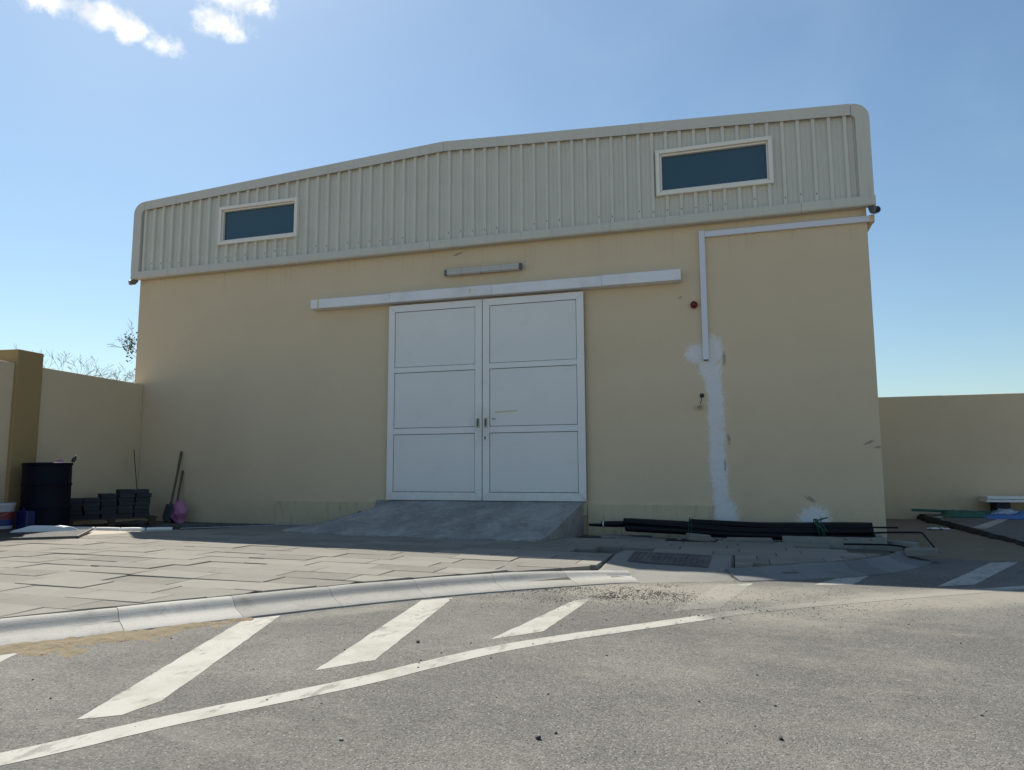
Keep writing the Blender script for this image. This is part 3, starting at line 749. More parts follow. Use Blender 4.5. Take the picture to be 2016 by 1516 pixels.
for k in range(3): mb.box(-.03, .03, -.044, -.0405, -.018+k*.014, -.010+k*.014, Matrix.Translation((2.512, -.012, 1.62)) @ Matrix.Rotation(R(-22), 4, 'Y'))
make('slots', mb, 'spout_brown', jb)
# ------------------------------------------------------------------ concrete ramp
top = [(-2.12, -.055), (.95, -.055), (.945, -.35), (.80, -1.48), (-.1, -1.60), (-1.0, -1.67), (-1.9, -1.63), (-2.56, -1.54), (-2.40, -.9)]
def ramp_z(x, y):
    t = max(0, min(1, (-y-.055)/1.55)); return .383*(1-t)**1.02 + (gz(x)+.012)*t
mb = MB(); nx, ny = 60, 30
def ramp_pt(u, v):
    xl = -2.14-.58*v**.9+.06*math.sin(v*7)*v*(1-v)+.012*mnoise.noise((v*11, 0, 0)); xr = .95-.15*v**1.1
    x = xl+(xr-xl)*u; yb = -1.6-.07*math.sin(u*3.1)+.09*max(0, u-.85)/.15*.9+.07*max(0, .12-u)/.12 + .012*mnoise.noise((x*6, 0, 2))
    y = -.056+(yb+.056)*v
    z = ramp_z(x, y); 
    lft = max(0, 1-u/.13); z -= lft**2*.20*(1-v)*(1 if v > .02 else 0)
    z += .006*mnoise.noise((x*4, y*4, 0))+.003*mnoise.noise((x*14, y*14, 0))
    return Vector((x, y, z))
mb.grid(nx, ny, ramp_pt)
nn_ = nx+1; base = len(mb.v)
bd = [i for i in range(nn_)] + [j*nn_+nx for j in range(1, ny+1)] + [ny*nn_+i for i in range(nx-1, -1, -1)] + [j*nn_ for j in range(ny-1, 0, -1)]
mb.add([(mb.v[i].x, mb.v[i].y, -.12) for i in bd], [])
for k in range(len(bd)):
    k2 = (k+1) % len(bd); mb.f.append((bd[k], bd[k2], base+k2, base+k))
tag(make('concrete_ramp', mb, 'ramp_concrete', loc=(-.8, -.8, 0), smooth=True), 'rough grey concrete ramp rising to the sliding doors', 'ramp')
# ------------------------------------------------------------------ boundary walls
BWL = thing('boundary_wall', 'cream boundary wall with an ochre pillar, left of the warehouse', 'wall', (-6.4, -2, 0))
wl = [(-6.56, -.002), (-6.25, -2.75), (-5.9, -5.9), (-6.1, -5.92), (-6.45, -2.75), (-6.758, -.002)]
make('panel', MB().prism(wl, -.3, 2.27, lambda a, b, d: Vector((a, b, d))), 'plaster', BWL, bevel=.01)
pd = Vector((.113, -.9936)); 
make('pillar', MB().prism([(-6.225, -2.52), (-6.272, -2.105), (-6.585, -2.14), (-6.54, -2.555)], -.3, 2.455, lambda a, b, d: Vector((a, b, d))), 'ochre_paint', BWL, bevel=.012)
make('coping', MB().prism([(-6.20, -2.75), (-6.245, -2.75), (-5.93, -5.9), (-5.885, -5.9)], 1.0, 1.0, lambda a, b, d: Vector((a, b, d))), 'plaster', BWL) if False else None
tag(make('boundary_wall', BX(4.634, 16, 4.6, 4.8, -.3, 2.09), 'plaster', loc=(9, 4.7, 0), bevel=.01), 'plain cream boundary wall to the right of the warehouse', 'wall')
# ------------------------------------------------------------------ manhole
MH = thing('manhole', 'iron manhole cover set in a pale concrete pad beside the kerb', 'manhole', (2.3, -2.75, -.03))
def pad_z(x, y):
    t = min(1, max(0, (-2.25-y)/1.05)); k = .35+.65*min(1, max(0, (x-1.72)/.35)); k = max(k, min(1, max(0, (-3.38-y)/.2)))
    return gz(x)+.006-.083*t**1.3*k
def pad_pt(u, v):
    x0 = 1.74+.06*abs(2*v-1)**6; x = x0+(2.885-x0)*u
    yb = -3.80+.53*(x-1.75)/1.14+.03*mnoise.noise((x*5, 0, 0)); yt = -2.13-.09*u-(.10*(1-u/.08)**2 if u < .08 else 0)
    y = yt+(yb-yt)*v
    z = pad_z(x, y)+.003*mnoise.noise((x*6, y*6, 0))
    if v > .8: z -= (v-.8)/.2*.028
    if (u in (0, 1) and v < .9) or v == 0: z -= .035
    if x > 2.7: z -= .012*(x-2.7)/.185*min(1, max(0, (v-.3)/.3))
    return Vector((x, y, z))
make('concrete_pad', MB().grid(40, 40, pad_pt), 'pad_concrete', MH, smooth='all')
mq = [(1.928, -2.31), (2.677, -2.37), (2.658, -2.918), (1.93, -2.832)]
def q4(u, v, z):
    a = Vector(mq[0])*(1-u)+Vector(mq[1])*u; b = Vector(mq[3])*(1-u)+Vector(mq[2])*u; p = a*(1-v)+b*v; return Vector((p.x, p.y, z+pad_z(p.x, p.y)-.008))
def qbox(u0, u1, v0, v1, z0, z1, mb): 
    vs = [q4(u0, v0, z0), q4(u1, v0, z0), q4(u1, v1, z0), q4(u0, v1, z0), q4(u0, v0, z1), q4(u1, v0, z1), q4(u1, v1, z1), q4(u0, v1, z1)]
    mb.add(vs, [(0, 1, 2, 3), (4, 5, 6, 7), (0, 1, 5, 4), (1, 2, 6, 5), (2, 3, 7, 6), (3, 0, 4, 7)])
mb = MB()
for a in ((0, 1, 0, .03), (0, 1, .97, 1), (0, .025, .03, .97), (.975, 1, .03, .97)): qbox(*a, -.02, .0185, mb)
make('frame', mb, 'cover_iron', MH)
mb = MB(); qbox(.032, .968, .04, .96, -.02, .0135, mb); cv = make('cover', mb, 'cover_iron', MH)
mb = MB()
for i in range(13):
    for j in range(9):
        if (i in (3, 9) and j == 4): continue
        qbox(.05+.0695*i, .05+.0695*i+.042, .06+.099*j, .06+.099*j+.062, .0137, .0195, mb)
make('tread_studs', mb, 'cover_iron', cv)['kind'] = 'stuff'
# older slab with a grating, right
OS = thing('drain_slab', 'old concrete drain slab with a worn grating behind the curved kerb', 'drain', (3.97, -.35, -.05))
mb = MB().grid(30, 12, lambda u, v: Vector((3.42+1.10*u+.02*mnoise.noise((v*6, 0, 0))+.04*v*(1-u), -.62+.55*v+.012*mnoise.noise((u*9, 0, 1)), .035+.004*mnoise.noise((u*8, v*5, 0)))))
b0 = len(mb.v); bd = [i for i in range(31)]+[j*31+30 for j in range(1, 13)]+[12*31+i for i in range(29, -1, -1)]+[j*31 for j in range(11, 0, -1)]
mb.add([(mb.v[i].x+.015*mnoise.noise((mb.v[i].x*20, mb.v[i].y*20, 0)), mb.v[i].y+.02*mnoise.noise((mb.v[i].x*14, 3, 0)), -.10) for i in bd], [])
for k in range(len(bd)): mb.f.append((bd[k], bd[(k+1) % len(bd)], b0+(k+1) % len(bd), b0+k))
make('slab', mb, 'pad_concrete', OS)
mb = MB()
for k in range(24): mb.box(3.60+.022*k, 3.612+.022*k, -.5, -.2, .03, .0435)
make('grating', mb, 'cover_iron', OS)
# ------------------------------------------------------------------ black pipes along the wall
P_LABEL = 'black plastic pipe in the tied bundle lying along the foot of the wall'; P_GROUP = 'black pipes in the tied bundle'
def pipe(xa, xb, y, z, r_, label=P_LABEL, group=P_GROUP, seed=0, name='plastic_pipe', zl=None):
    rr = random.Random(seed); pts = []
    for i in range(15):
        t = i/14; x = xa+(xb-xa)*t
        dip = (zl or 0)*max(0, 1-t*2.2)
        pts.append((x, y+.02*math.sin(t*3+seed)+rr.uniform(-.002, .002), z+dip+gz(x)*.6+.009*math.sin(t*5+seed*2)-.012*math.sin(t*3.14)*(z > .1)))
    o = make(name, MB().tube(pts, r_, 12), 'pipe_black', loc=((xa+xb)/2, y, z), smooth=True)
    return tag(o, label, 'pipe', group)
k = 0
for (y, z, a, b, zl) in ((-.58, .045, 1.60, 4.38, .05), (-.49, .045, 1.57, 4.42, .05), (-.40, .045, 1.63, 4.40, .05), (-.31, .045, 1.60, 4.44, .04), (-.535, .118, 1.58, 4.40, .05), (-.445, .120, 1.55, 4.37, .055), (-.355, .120, 1.60, 4.43, .05), (-.49, .168, 2.36, 4.36, 0), (-.40, .170, 2.40, 4.41, 0)):
    pipe(a, b, y, z, .042, seed=k, zl=zl); k += 1
tag(make('plastic_pipe', MB().tube([(1.08, -.33, .10), (1.2, -.335, .10), (1.5, -.35, .10), (1.75, -.36, .11)], [.014, .022, .022, .022], 10), 'pipe_black', loc=(1.4, -.35, .1), smooth=True), 'thin black pipe end sticking out left of the pipe bundle near the ramp', 'pipe')
cpl = thing('pipe_coupling', 'black pipe coupling with a white ring near the ramp', 'coupling', (1.32, -.36, .1))
make('sleeve', MB().tube([(1.25, -.355, .115), (1.60, -.372, .125)], .037, 14), 'pipe_black', cpl, smooth=True)
make('ring', MB().tube([(1.27, -.356, .1155), (1.285, -.357, .116)], .0385, 14), 'plastic_white', cpl)
for xx, w, lab in ((2.36, .075, 'thin green string tied round the left half of the black pipe bundle'), (3.83, .11, 'green rope knotted round the right half of the black pipe bundle')):
    mb = MB()
    for j in range(2 if xx < 3 else 3):
        xo = xx+j*.03+(rnd.uniform(-.03, .03) if xx > 3 else 0); sk = rnd.uniform(-.06, .06) if xx > 3 else 0
        top_ = .20 if xx > 3 else .195
        pts = [(xo+sk*math.sin(a), -.445+.20*math.cos(a), max(gz(xx)-.0+.008, .10+(top_-.10+.01)*math.sin(a)*1.12)) for a in [2*math.pi*i/22 for i in range(22)]]
        pts.append(pts[0]); mb.tube(pts, .0035 if xx < 3 else .006, 6)
    if xx > 3:
        for j in range(3): mb.tube(cr([(xx+.02, -.5, .22), (xx+rnd.uniform(-.1, .1), -.58, .25), (xx+rnd.uniform(-.1, .1), -.66, .20), (xx+rnd.uniform(-.05, .1), -.665, .10)], 5), .006, 6)
    tag(make('rope_tie', mb, 'rope_green', loc=(xx, -.45, .1)), lab, 'rope')
tag(make('bent_conduit', MB().tube(cr([(4.30, -.50, .075), (4.6, -.50, .09), (4.86, -.50, .095)], 4)[:-1]+[Vector((4.88, -.50, .096)), Vector((4.905, -.52, .088)), Vector((4.93, -.75, .0)), Vector((4.945, -.97, -.07))], .011, 8), 'pipe_black', loc=(4.7, -.6, 0), smooth=True), 'thin black conduit bent down to the sand right of the pipe bundle', 'conduit')
tag(make('steel_rod', MB().tube([(4.1, -.47, .135), (4.66, -.50, .145)], .010, 8), 'pipe_black', loc=(4.4, -.48, .14)), 'short black rod poking out of the right end of the pipe bundle', 'rod')
tag(make('cable_end', MB().tube(cr([(4.05, -.80, -.025), (4.3, -.82, -.02), (4.55, -.86, -.02), (4.66, -.95, -.035), (4.70, -1.03, -.05)], 5), .010, 8), 'pipe_black', loc=(4.4, -.85, -.03), smooth=True), 'black cable lying in front of the old drain slab', 'cable')
# loose paving stones and rubble
def loose(x, y, z, sx, sy, sz_, rz, label, tilt=(0, 0), m_='paver_concrete'):
    M = Matrix.Translation((x, y, z)) @ Matrix.Rotation(R(rz), 4, 'Z') @ Matrix.Rotation(R(tilt[0]), 4, 'X') @ Matrix.Rotation(R(tilt[1]), 4, 'Y')
    mb = MB(); mb.box(-sx/2, sx/2, -sy/2, sy/2, 0, sz_, M)
    tag(make('loose_paver', mb, m_, loc=(x, y, z), bevel=.006), label, 'paver')
loose(2.47, -.74, -.03, .26, .16, .075, 18, 'broken paver chunk in front of the middle of the pipe bundle', (0, 5))
loose(3.05, -.80, -.045, .5, .13, .06, 4, 'narrow loose paver in front of the pipe bundle, left of the drain slab', (6, 0))
loose(4.74, -1.20, -.085, .30, .20, .07, -14, 'loose paver lying on sand at the end of the curved kerb', (0, -3))
loose(1.72, -2.02, -.012, .58, .02, .0, 0, '', ) if False else None
loose(4.66, -.55, -.07, .42, .10, .07, -52, 'pale loose edging stone right of the old drain slab', (0, 0), 'pad_concrete')
RUB = ((2.25, -.60, .05), (2.62, -.66, .06), (2.78, -.72, .045), (2.95, -.62, .05), (3.28, -.70, .05), (2.4, -.56, .04), (2.70, -.84, .03), (3.38, -.80, .035))
for i, (x, y, r_) in enumerate(RUB):
    tag(make('rubble', MB().rock((x, y, gz(x)-.01), r_, .6, 50+i), 'pad_concrete', loc=(x, y, -.03)), 'grey lump of rubble scattered in front of the pipe bundle', 'rubble', 'rubble before the pipes')
# ------------------------------------------------------------------ things in the left corner
D = thing('oil_drum', 'dark blue steel drum standing by the ochre pillar', 'drum', (-5.84, -2.28, .05))
dp_ = [(.275, 0), (.292, .004), (.292, .02), (.283, .03), (.283, .27), (.286, .28), (.294, .292), (.294, .302), (.286, .315), (.283, .325), (.283, .575), (.286, .585), (.294, .597), (.294, .607), (.286, .62), (.283, .63), (.283, .845), (.294, .855), (.294, .88), (.284, .885), (.282, .868), (.05, .866)]
Mt = Matrix.Rotation(R(-1.2), 4, 'Y')
make('body', MB().lathe(dp_, 40, (-5.84, -2.28, .045), Mt), 'drum_blue', D, smooth=True)
mb = MB().lathe([(.03, 0), (.03, .012), (.02, .016)], 14, (-5.72, -2.42, .912)); make('bung', mb, 'dark_metal', D, smooth=True)
mb = MB().grid(10, 10, lambda u, v: Vector((-5.80+.16*(u-.5), -2.15+.12*(v-.5), .93+.05*max(0, 1-((u-.5)**2+(v-.5)**2)*6)*(1+.5*mnoise.noise((u*5, v*5, 2))))))
tag(make('work_glove', mb, 'plastic_pink', loc=(-5.80, -2.15, .93), smooth='all'), 'pale crumpled glove lying on top of the dark blue drum', 'glove')
tag(make('bottle', MB().lathe([(.012, 0), (.024, .006), (.026, .05), (.018, .075), (.012, .08), (.012, .10)], 12, (-5.66, -2.08, .945), Matrix.Rotation(R(35), 4, 'Y')), 'dark_metal', loc=(-5.66, -2.08, .94), smooth=True), 'small dark bottle tilted on the drum top', 'bottle')
tag(make('plastic_dish', MB().lathe([(.05, 0), (.052, .004), (.048, .016)], 16, (-6.0, -2.43, .915)), 'plastic_white', loc=(-6.0, -2.43, .91), smooth=True), 'white plastic dish on the left of the drum top', 'dish')
bx_, by_, bz_ = -5.98, -2.78, .098
B_ = thing('paint_bucket', 'white paint bucket with red and blue label at the far left', 'bucket', (bx_, by_, bz_))
make('body', MB().lathe([(.125, 0), (.13, .004), (.145, .28), (.149, .285), (.149, .30), (.143, .302)], 32, (bx_, by_, bz_)), 'bucket_white', B_, smooth=True)
make('lid', MB().lathe([(.15, .30), (.154, .303), (.154, .318), (.145, .324), (.02, .322)], 32, (bx_, by_, bz_)), 'bucket_white', B_, smooth=True)
def band(z0, z1, e): 
    f_ = lambda z: .13+.015*(z/.28)+e
    return MB().lathe([(f_(z0), z0), (f_(z1), z1)], 32, (bx_, by_, bz_))
lb = make('label_band', band(.12, .215, .0012), 'label_red', B_, smooth=True); make('label_band', band(.04, .1195, .0012), 'label_blue', B_, smooth=True)
mb = MB()
for row, (zz_, hh, wts) in enumerate(((.128, .022, (.5, .3, .7, .4, .6)), (.185, .01, (.3, .3, .4)), (.075, .012, (.6, .5, .4, .5)), (.055, .008, (.5, .4)))):
    a = R(-78)
    for w in wts:
        for kk in range(2):
            a0 = a+.055*kk; rad_ = .13+.015*(zz_/.28)+.0022
            pts = [(bx_+rad_*math.cos(q), by_+rad_*math.sin(q), bz_+z_) for q, z_ in ((a0, zz_), (a0+.03*w+.012, zz_), (a0+.03*w+.012, zz_+hh), (a0, zz_+hh))]
            mb.add(pts, [(0, 1, 2, 3)])
        a += .13
make('lettering', mb, 'bucket_white', lb)['kind'] = 'stuff'
make('handle', MB().tube([(bx_+.15*math.cos(a), by_+.15*math.sin(a), bz_+.27-.09*math.sin((a+math.pi*.95)/1.0) if False else bz_+.27-.11*math.sin(max(0, min(math.pi, a+R(150))))) for a in [R(-150+180*i/18) for i in range(19)]], .003, 6), 'steel_dull', B_)
tag(make('jerrycan', MB().box(-5.88, -5.70, -2.66, -2.53, .07, .32).lathe([(.02, .32), (.02, .35)], 12, (-5.83, -2.6, 0)), 'plastic_blue', loc=(-5.79, -2.6, .07), bevel=.02), 'blue plastic can between the paint bucket and the drum', 'can')
# pallet with stacked blocks (local frame: x along the front)
pa = math.atan2(.88, .69); PM = Matrix.Translation((-6.03, -1.80, .02)) @ Matrix.Rotation(pa, 4, 'Z')
PL = thing('pallet', 'worn wooden pallet under the stack of dark blocks', 'pallet', (-5.7, -1.4, .02))
for j in range(4): make('deck_board', BX(-.02, 1.17, .0+.11*j, .095+.11*j, .105, .125, M=PM), 'wood_pallet', PL, bevel=.003)
for i in range(3):
    make('bottom_board', BX(0+.53*i, .09+.53*i, 0, .42, 0, .018, M=PM), 'wood_pallet', PL)
    make('pallet_block', BX(0+.53*i, .09+.53*i, .01, .10, .0185, .083, M=PM), 'wood_pallet', PL, bevel=.003)
    make('stringer', BX(0+.53*i, .09+.53*i, 0, .42, .0835, .1045, M=PM), 'wood_pallet', PL)
heights = [5, 5, 6, 7, 7]
for i, h_ in enumerate(heights):
    z = .1265
    for j in range(h_):
        th = .056; xa = .0+.215*i+rnd.uniform(-.012, .012); w = .206+rnd.uniform(-.012, .004); yy = rnd.uniform(-.012, .03)
        M = PM @ Matrix.Translation((xa+w/2, .2+yy, z)) @ Matrix.Rotation(rnd.gauss(0, .03), 4, 'Z')
        tag(make('stacked_block', BX(-w/2, w/2, -.2, .2, 0, th, M=M), 'block_concrete', loc=tuple(M.translation), bevel=.004), 'dark grey concrete block stacked on the wooden pallet', 'block', 'blocks stacked on the pallet')
        z += th+.0015
# mesh panel with a white sack on it, edging stones, hose
GM = Matrix.Translation((-5.0, -3.02, gz(-5)+.018)) @ Matrix.Rotation(R(38), 4, 'Z') @ Matrix.Rotation(R(1.2), 4, 'X')
mb = MB()
for i in range(30): mb.box(-.45+.03*i, -.437+.03*i, -.42, .42, .0, .012, GM)
for j in range(28): mb.box(-.45, .433, -.42+.03*j, -.409+.03*j, .003, .0105, GM)
gp = thing('mesh_panel', 'flat dark steel mesh panel lying in the sun at the left', 'mesh panel', (-5.0, -3.02, .05))
make('lattice', mb, 'mesh_steel', gp)
mb = MB()
for a in ((-.47, -.45, -.44, .44), (.433, .455, -.44, .44), (-.45, .433, -.44, -.42), (-.45, .433, .42, .44)): mb.box(*a, -.012, .016, GM)
make('rim', mb, 'mesh_steel', gp)
mb = MB().grid(26, 18, lambda u, v: Vector((-5.22+.36*(u-.5)+.2*(v-.5), -2.80+.26*(v-.5)+.26*(u-.5), gz(-5.2)+.03+.065*(max(0, 1-(2*u-1)**4)*max(0, 1-(2*v-1)**4))**.6*(1+.35*mnoise.noise((u*4, v*4, 1))))))
tag(make('white_sack', mb, 'plastic_white', loc=(-5.25, -2.72, .05), smooth='all'), 'white plastic sack lying on the mesh panel', 'sack')
for i, (xa, ya, xb, yb) in enumerate(((-5.50, -2.17, -5.16, -2.12), (-5.14, -2.115, -4.80, -2.065), (-4.785, -2.06, -4.50, -1.955), (-4.485, -1.945, -4.25, -1.75))):
    a = Vector((xa, ya, gz(xa)+.012)); b = Vector((xb, yb, gz(xb)+.012))
    tag(make('edging_pipe', MB().tube([a, a*.5+b*.5+Vector((0, 0, .003)), b], .022, 12), 'plastic_white', loc=tuple((a+b)/2), smooth=True), ('leftmost', 'second from the left', 'third from the left', 'rightmost')[i]+' of the four short white pipes edging the pale strip', 'pipe', 'white edging pipes')
tag(make('hose', MB().tube(cr([(-4.2, -1.66, .05), (-3.95, -1.35, .045), (-3.6, -.95, .04), (-3.3, -.62, .04), (-2.95, -.50, .035), (-2.62, -.62, .03)], 8), .011, 8), 'steel_dull', loc=(-3.5, -1, .04), smooth=True), 'thin grey hose lying on the paving left of the ramp', 'hose')
# gravel along the foot of the wall
mb = MB()
for i in range(1500):
    t = rnd.random(); x = -6.3+3.3*rnd.random(); y = -rnd.random()**1.3*(1.0 if x < -4.2 else .55)
    if 1.36*x-.78*y+LC > -.05: continue
    mb.rock((x, y, max(soil_h(x, y), -.02)+.004), rnd.uniform(.007, .02), .7, i)
gv = make('gravel', mb, 'gravel_stone'); gv['kind'] = 'stuff'; tag(gv, 'grey gravel strip along the foot of the wall at left', 'gravel')
# shovel, second handle, pink bag, rod
S = thing('shovel', 'shovel with a grey blade leaning on the wall beside the pink bag', 'shovel', (-5.60, -.36, 0))
make('handle', MB().tube([(-5.685, -.035, 1.131), (-5.65, -.16, .68), (-5.62, -.29, .27)], [.020, .018, .017], 10), 'wood_handle', S, smooth=True)
bl = MB().grid(8, 10, lambda u, v: Vector((-5.615+(u-.5)*.20*(1 if v < .6 else 1-.9*((v-.6)/.4)**2), -.31-.10*v+.03*(2*u-1)**2, .30-.29*v)))
blade = make('blade', bl, 'shovel_steel', S, smooth='all'); md = blade.modifiers.new('solid', 'SOLIDIFY'); md.thickness = .004
make('socket', MB().tube([(-5.622, -.275, .33), (-5.617, -.305, .22)], [.02, .024], 10), 'shovel_steel', S)
H2 = thing('hoe', 'short wooden tool handle leaning on the wall behind the pink bag', 'tool', (-5.5, -.25, 0))
make('handle', MB().tube([(-5.647, -.03, .82), (-5.59, -.17, .40), (-5.56, -.24, .08)], [.017, .016, .016], 10), 'wood_handle', H2, smooth=True)
make('head', BX(-5.64, -5.48, -.26, -.235, .0, .11), 'shovel_steel', H2, bevel=.004)
mb = MB(); prof_ = [(.06, 0)]+[(.125*math.sin(.35+2.45*t/24)**.8*(1-.25*t/24), .35*t/24) for t in range(1, 25)]+[(.02, .36)]
mb.lathe(prof_, 28, (-5.41, -.33, .0))
for p in mb.v:
    q = p-Vector((-5.41, -.33, 0)); k = 1+.5*mnoise.noise((q.x*11, q.y*11, q.z*8))+.4*abs(mnoise.noise((q.x*30, q.y*30, q.z*16)))-.1
    p.x = -5.41+q.x*k; p.y = -.33+q.y*k*.75; p.z = q.z*(1+.08*mnoise.noise((q.x*9, q.y*9, 5)))
tag(make('pink_bag', mb, 'plastic_pink', loc=(-5.41, -.33, 0), smooth='all'), 'crumpled pink bag at the foot of the wall beside the shovel', 'bag')
tag(make('thin_rod', MB().tube([(-6.48, -.21, 1.17), (-6.2, -.381, .493), (-6.04, -.48, .08)], .0065, 6), 'dark_metal', loc=(-6.04, -.48, .08)), 'thin dark rod leaning in the corner behind the block stack', 'rod')
tag(make('blue_cloth', MB().grid(14, 6, lambda u, v: Vector((-2.75+.42*u, -.42+.12*v+.2*u, .03+.16*u+.035*math.sin(v*3.1)*(1+.6*mnoise.noise((u*8, v*4, 0)))))), 'plastic_blue', loc=(-2.7, -.4, .05), smooth='all'), 'dark blue cloth tucked beside the left edge of the ramp', 'cloth')
# ------------------------------------------------------------------ things in the right corner
def crumple(name, material, x0, x1, y0, y1, zbase, h_, label, cat, seed, nx=40, ny=18):
    def f(u, v):
        x = x0+(x1-x0)*u; y = y0+(y1-y0)*v
        e = (max(0, 1-(2*u-1)**6)*max(0, 1-(2*v-1)**4))
        n_ = .55+.45*mnoise.noise((x*5+seed, y*5, 0))+.45*abs(mnoise.noise((x*13, y*11+seed, 0)))
        return Vector((x+.03*mnoise.noise((y*9, seed, 0)), y+.04*mnoise.noise((x*7, seed, 1)), zbase(y)+.006+h_*e*max(.05, n_)))
    tag(make(name, MB().grid(nx, ny, f), material, loc=((x0+x1)/2, (y0+y1)/2, zbase(y0)), smooth='all'), label, cat)
crumple('green_tarp', 'tarp_green', 6.18, 6.86, 3.85, 4.3, sz, .13, 'crumpled green tarpaulin by the right boundary wall', 'tarpaulin', 3)
crumple('blue_tarp', 'tarp_blue', 6.72, 8.0, 3.62, 4.1, sz, .10, 'blue and pale tarpaulin at the far right', 'tarpaulin', 8)
crumple('pale_sheet', 'tarp_pale', 6.80, 7.9, 4.0, 4.3, sz, .15, 'pale plastic sheet behind the blue tarpaulin', 'sheet', 5)
tag(make('green_pole', MB().tube([(5.75, 4.12, .115), (6.35, 4.1, .10), (7.0, 4.08, .085)], .022, 10), 'tarp_green', loc=(6.3, 4.1, .1), smooth=True), 'green pole lying at the foot of the right boundary wall', 'pole')
for i, (z0, z1, xa) in enumerate(((.252, .30, 6.87), (.304, .352, 6.885))):
    mb = MB().grid(60, 3, lambda u, v: Vector((xa+2.2*u, 4.12+.4*v, z1+.006*mnoise.noise((u*60, v*3, i))-.004)))
    b0 = len(mb.v); bd = [j for j in range(61)]+[j*61+60 for j in range(1, 4)]+[3*61+j for j in range(59, -1, -1)]+[j*61 for j in range(2, 0, -1)]
    mb.add([(mb.v[j].x, mb.v[j].y, z0+(.004 if i == 0 else 0)) for j in bd], [])
    for k in range(len(bd)): mb.f.append((bd[k], bd[(k+1) % len(bd)], b0+(k+1) % len(bd), b0+k))
    tag(make('foam_board', mb, 'foam_white', loc=(7.9, 4.3, z0)), ('lower', 'upper')[i]+' of two white foam boards against the right boundary wall', 'board', 'white foam boards')
for i, xx in enumerate((7.12, 8.6)): tag(make('support_block', BX(xx-.1, xx+.1, 4.16, 4.5, .02, .2505), 'block_concrete', loc=(xx, 4.3, 0), bevel=.005), ('dark block under the near end of the foam boards', 'dark block under the far end of the foam boards')[i], 'block')
mb = MB().grid(8, 5, lambda u, v: Vector((5.62+.3*u+.05*v, 2.55+.16*v, sand_h(5.7, 2.6)+.012+.03*abs(mnoise.noise((u*4, v*4, 7))))))
tag(make('plastic_scrap', mb, 'plastic_white', loc=(5.75, 2.6, 0), smooth='all'), 'scrap of white plastic on the sand beside the broken asphalt edge', 'scrap')
# ------------------------------------------------------------------ sand and debris on the road
def patch(u, v):
    t = -.9+1.75*u; p = frame_at(0)
    x = -.95+1.05*u; kx = ky(x-.245)-.0
    # local frame along the kerb foot
    s_ = u; bx0 = Vector((-.90, -7.10)); bx1 = Vector((.05, -5.78)); d_ = (bx1-bx0); a = bx0+d_*u; nn = Vector((d_.y, -d_.x)).normalized()
    w = -.05+.52*v; q = a+nn*w
    body_ = math.exp(-((u-.42)/.28)**2)
    wid = .07+.42*body_*(.7+.8*mnoise.noise((u*5, 2, 0)))
    h_ = .014*(1-(max(0, w)/max(.02, wid))**1.3)+.011*mnoise.noise((q.x*7, q.y*7, 0))+.007*mnoise.noise((q.x*21, q.y*21, 1))-.003
    if v > .97 or u < .02 or u > .98: h_ = -.01
    return Vector((q.x, q.y, RZ+gz(q.x)+max(-.012, h_)))
sd = make('drift_sand', MB().grid(150, 60, patch), 'sand_tan', smooth='all'); sd['kind'] = 'stuff'; tag(sd, 'tan sand drifted against the foot of the kerb at left', 'sand')
def on_road(x, y):
    k = ky(x); t = .33
    return y < k-.40
def scatter(name, n_, dist, rr_, m_, label, seed0):
    mb = MB(); c_ = 0; i = 0
    while c_ < n_ and i < n_*6:
        i += 1; x, y = dist()
        if not on_road(x, y): continue
        r_ = rr_(); mb.rock((x, y, RZ+gz(x)+r_*.35), r_, .65, seed0+i); c_ += 1
    o = make(name, mb, m_); o['kind'] = 'stuff'; tag(o, label, 'stones')
CL = [(rnd.gauss(1.95, .5), rnd.gauss(-4.22, .22), rnd.uniform(.05, .16)) for _ in range(26)]
def crumb():
    if rnd.random() < .3: return rnd.gauss(2.1, .8), rnd.gauss(-4.4, .35)
    c_ = rnd.choice(CL); return c_[0]+rnd.gauss(0, c_[2]), c_[1]+rnd.gauss(0, c_[2]*.7)
scatter('soil_crumbs', 4200, crumb, lambda: rnd.uniform(.0015, .0042)*(2.0 if rnd.random() < .03 else 1), 'pebble_dark', 'dark crumbs of soil strewn over the dusty road by the kerb', 1000)
scatter('soil_crumbs', 700, lambda: (rnd.gauss(3.2, .8), rnd.gauss(-3.95, .35)), lambda: rnd.uniform(.0015, .004), 'pebble_dark', 'dark crumbs on the dusty road in front of the curved kerb', 9000)
scatter('road_grit', 300, lambda: (rnd.uniform(-.8, 5.5), -8.9+rnd.random()**.8*5.2), lambda: rnd.choice((.002, .0025, .003, .004, .006)), 'pebble_dark', 'dark grit scattered over the asphalt', 20000)
scatter('pale_grit', 260, lambda: (rnd.uniform(-.8, 5.5), -8.9+rnd.random()**.8*5.0), lambda: rnd.choice((.002, .003, .004)), 'pebble_light', 'pale stone chips scattered over the asphalt', 30000)
for i, (x, y, r_, lab) in enumerate(((2.245, -7.2, .013, 'dark stone on the open asphalt near the bottom of the picture'), (2.29, -7.13, .008, 'small dark stone just behind the larger one on the open asphalt'), (3.05, -6.94, .010, 'lone dark stone on the asphalt at the lower right'), (1.265, -6.05, .013, 'dark stone between the second and third white bars'), (1.60, -7.42, .009, 'pale chip on the asphalt below the long white line'))):
    tag(make('stone', MB().rock((x, y, RZ+gz(x)+r_*.45), r_, .7, 700+i), 'pebble_dark' if i < 4 else 'pebble_light', loc=(x, y, RZ)), lab, 'stone')
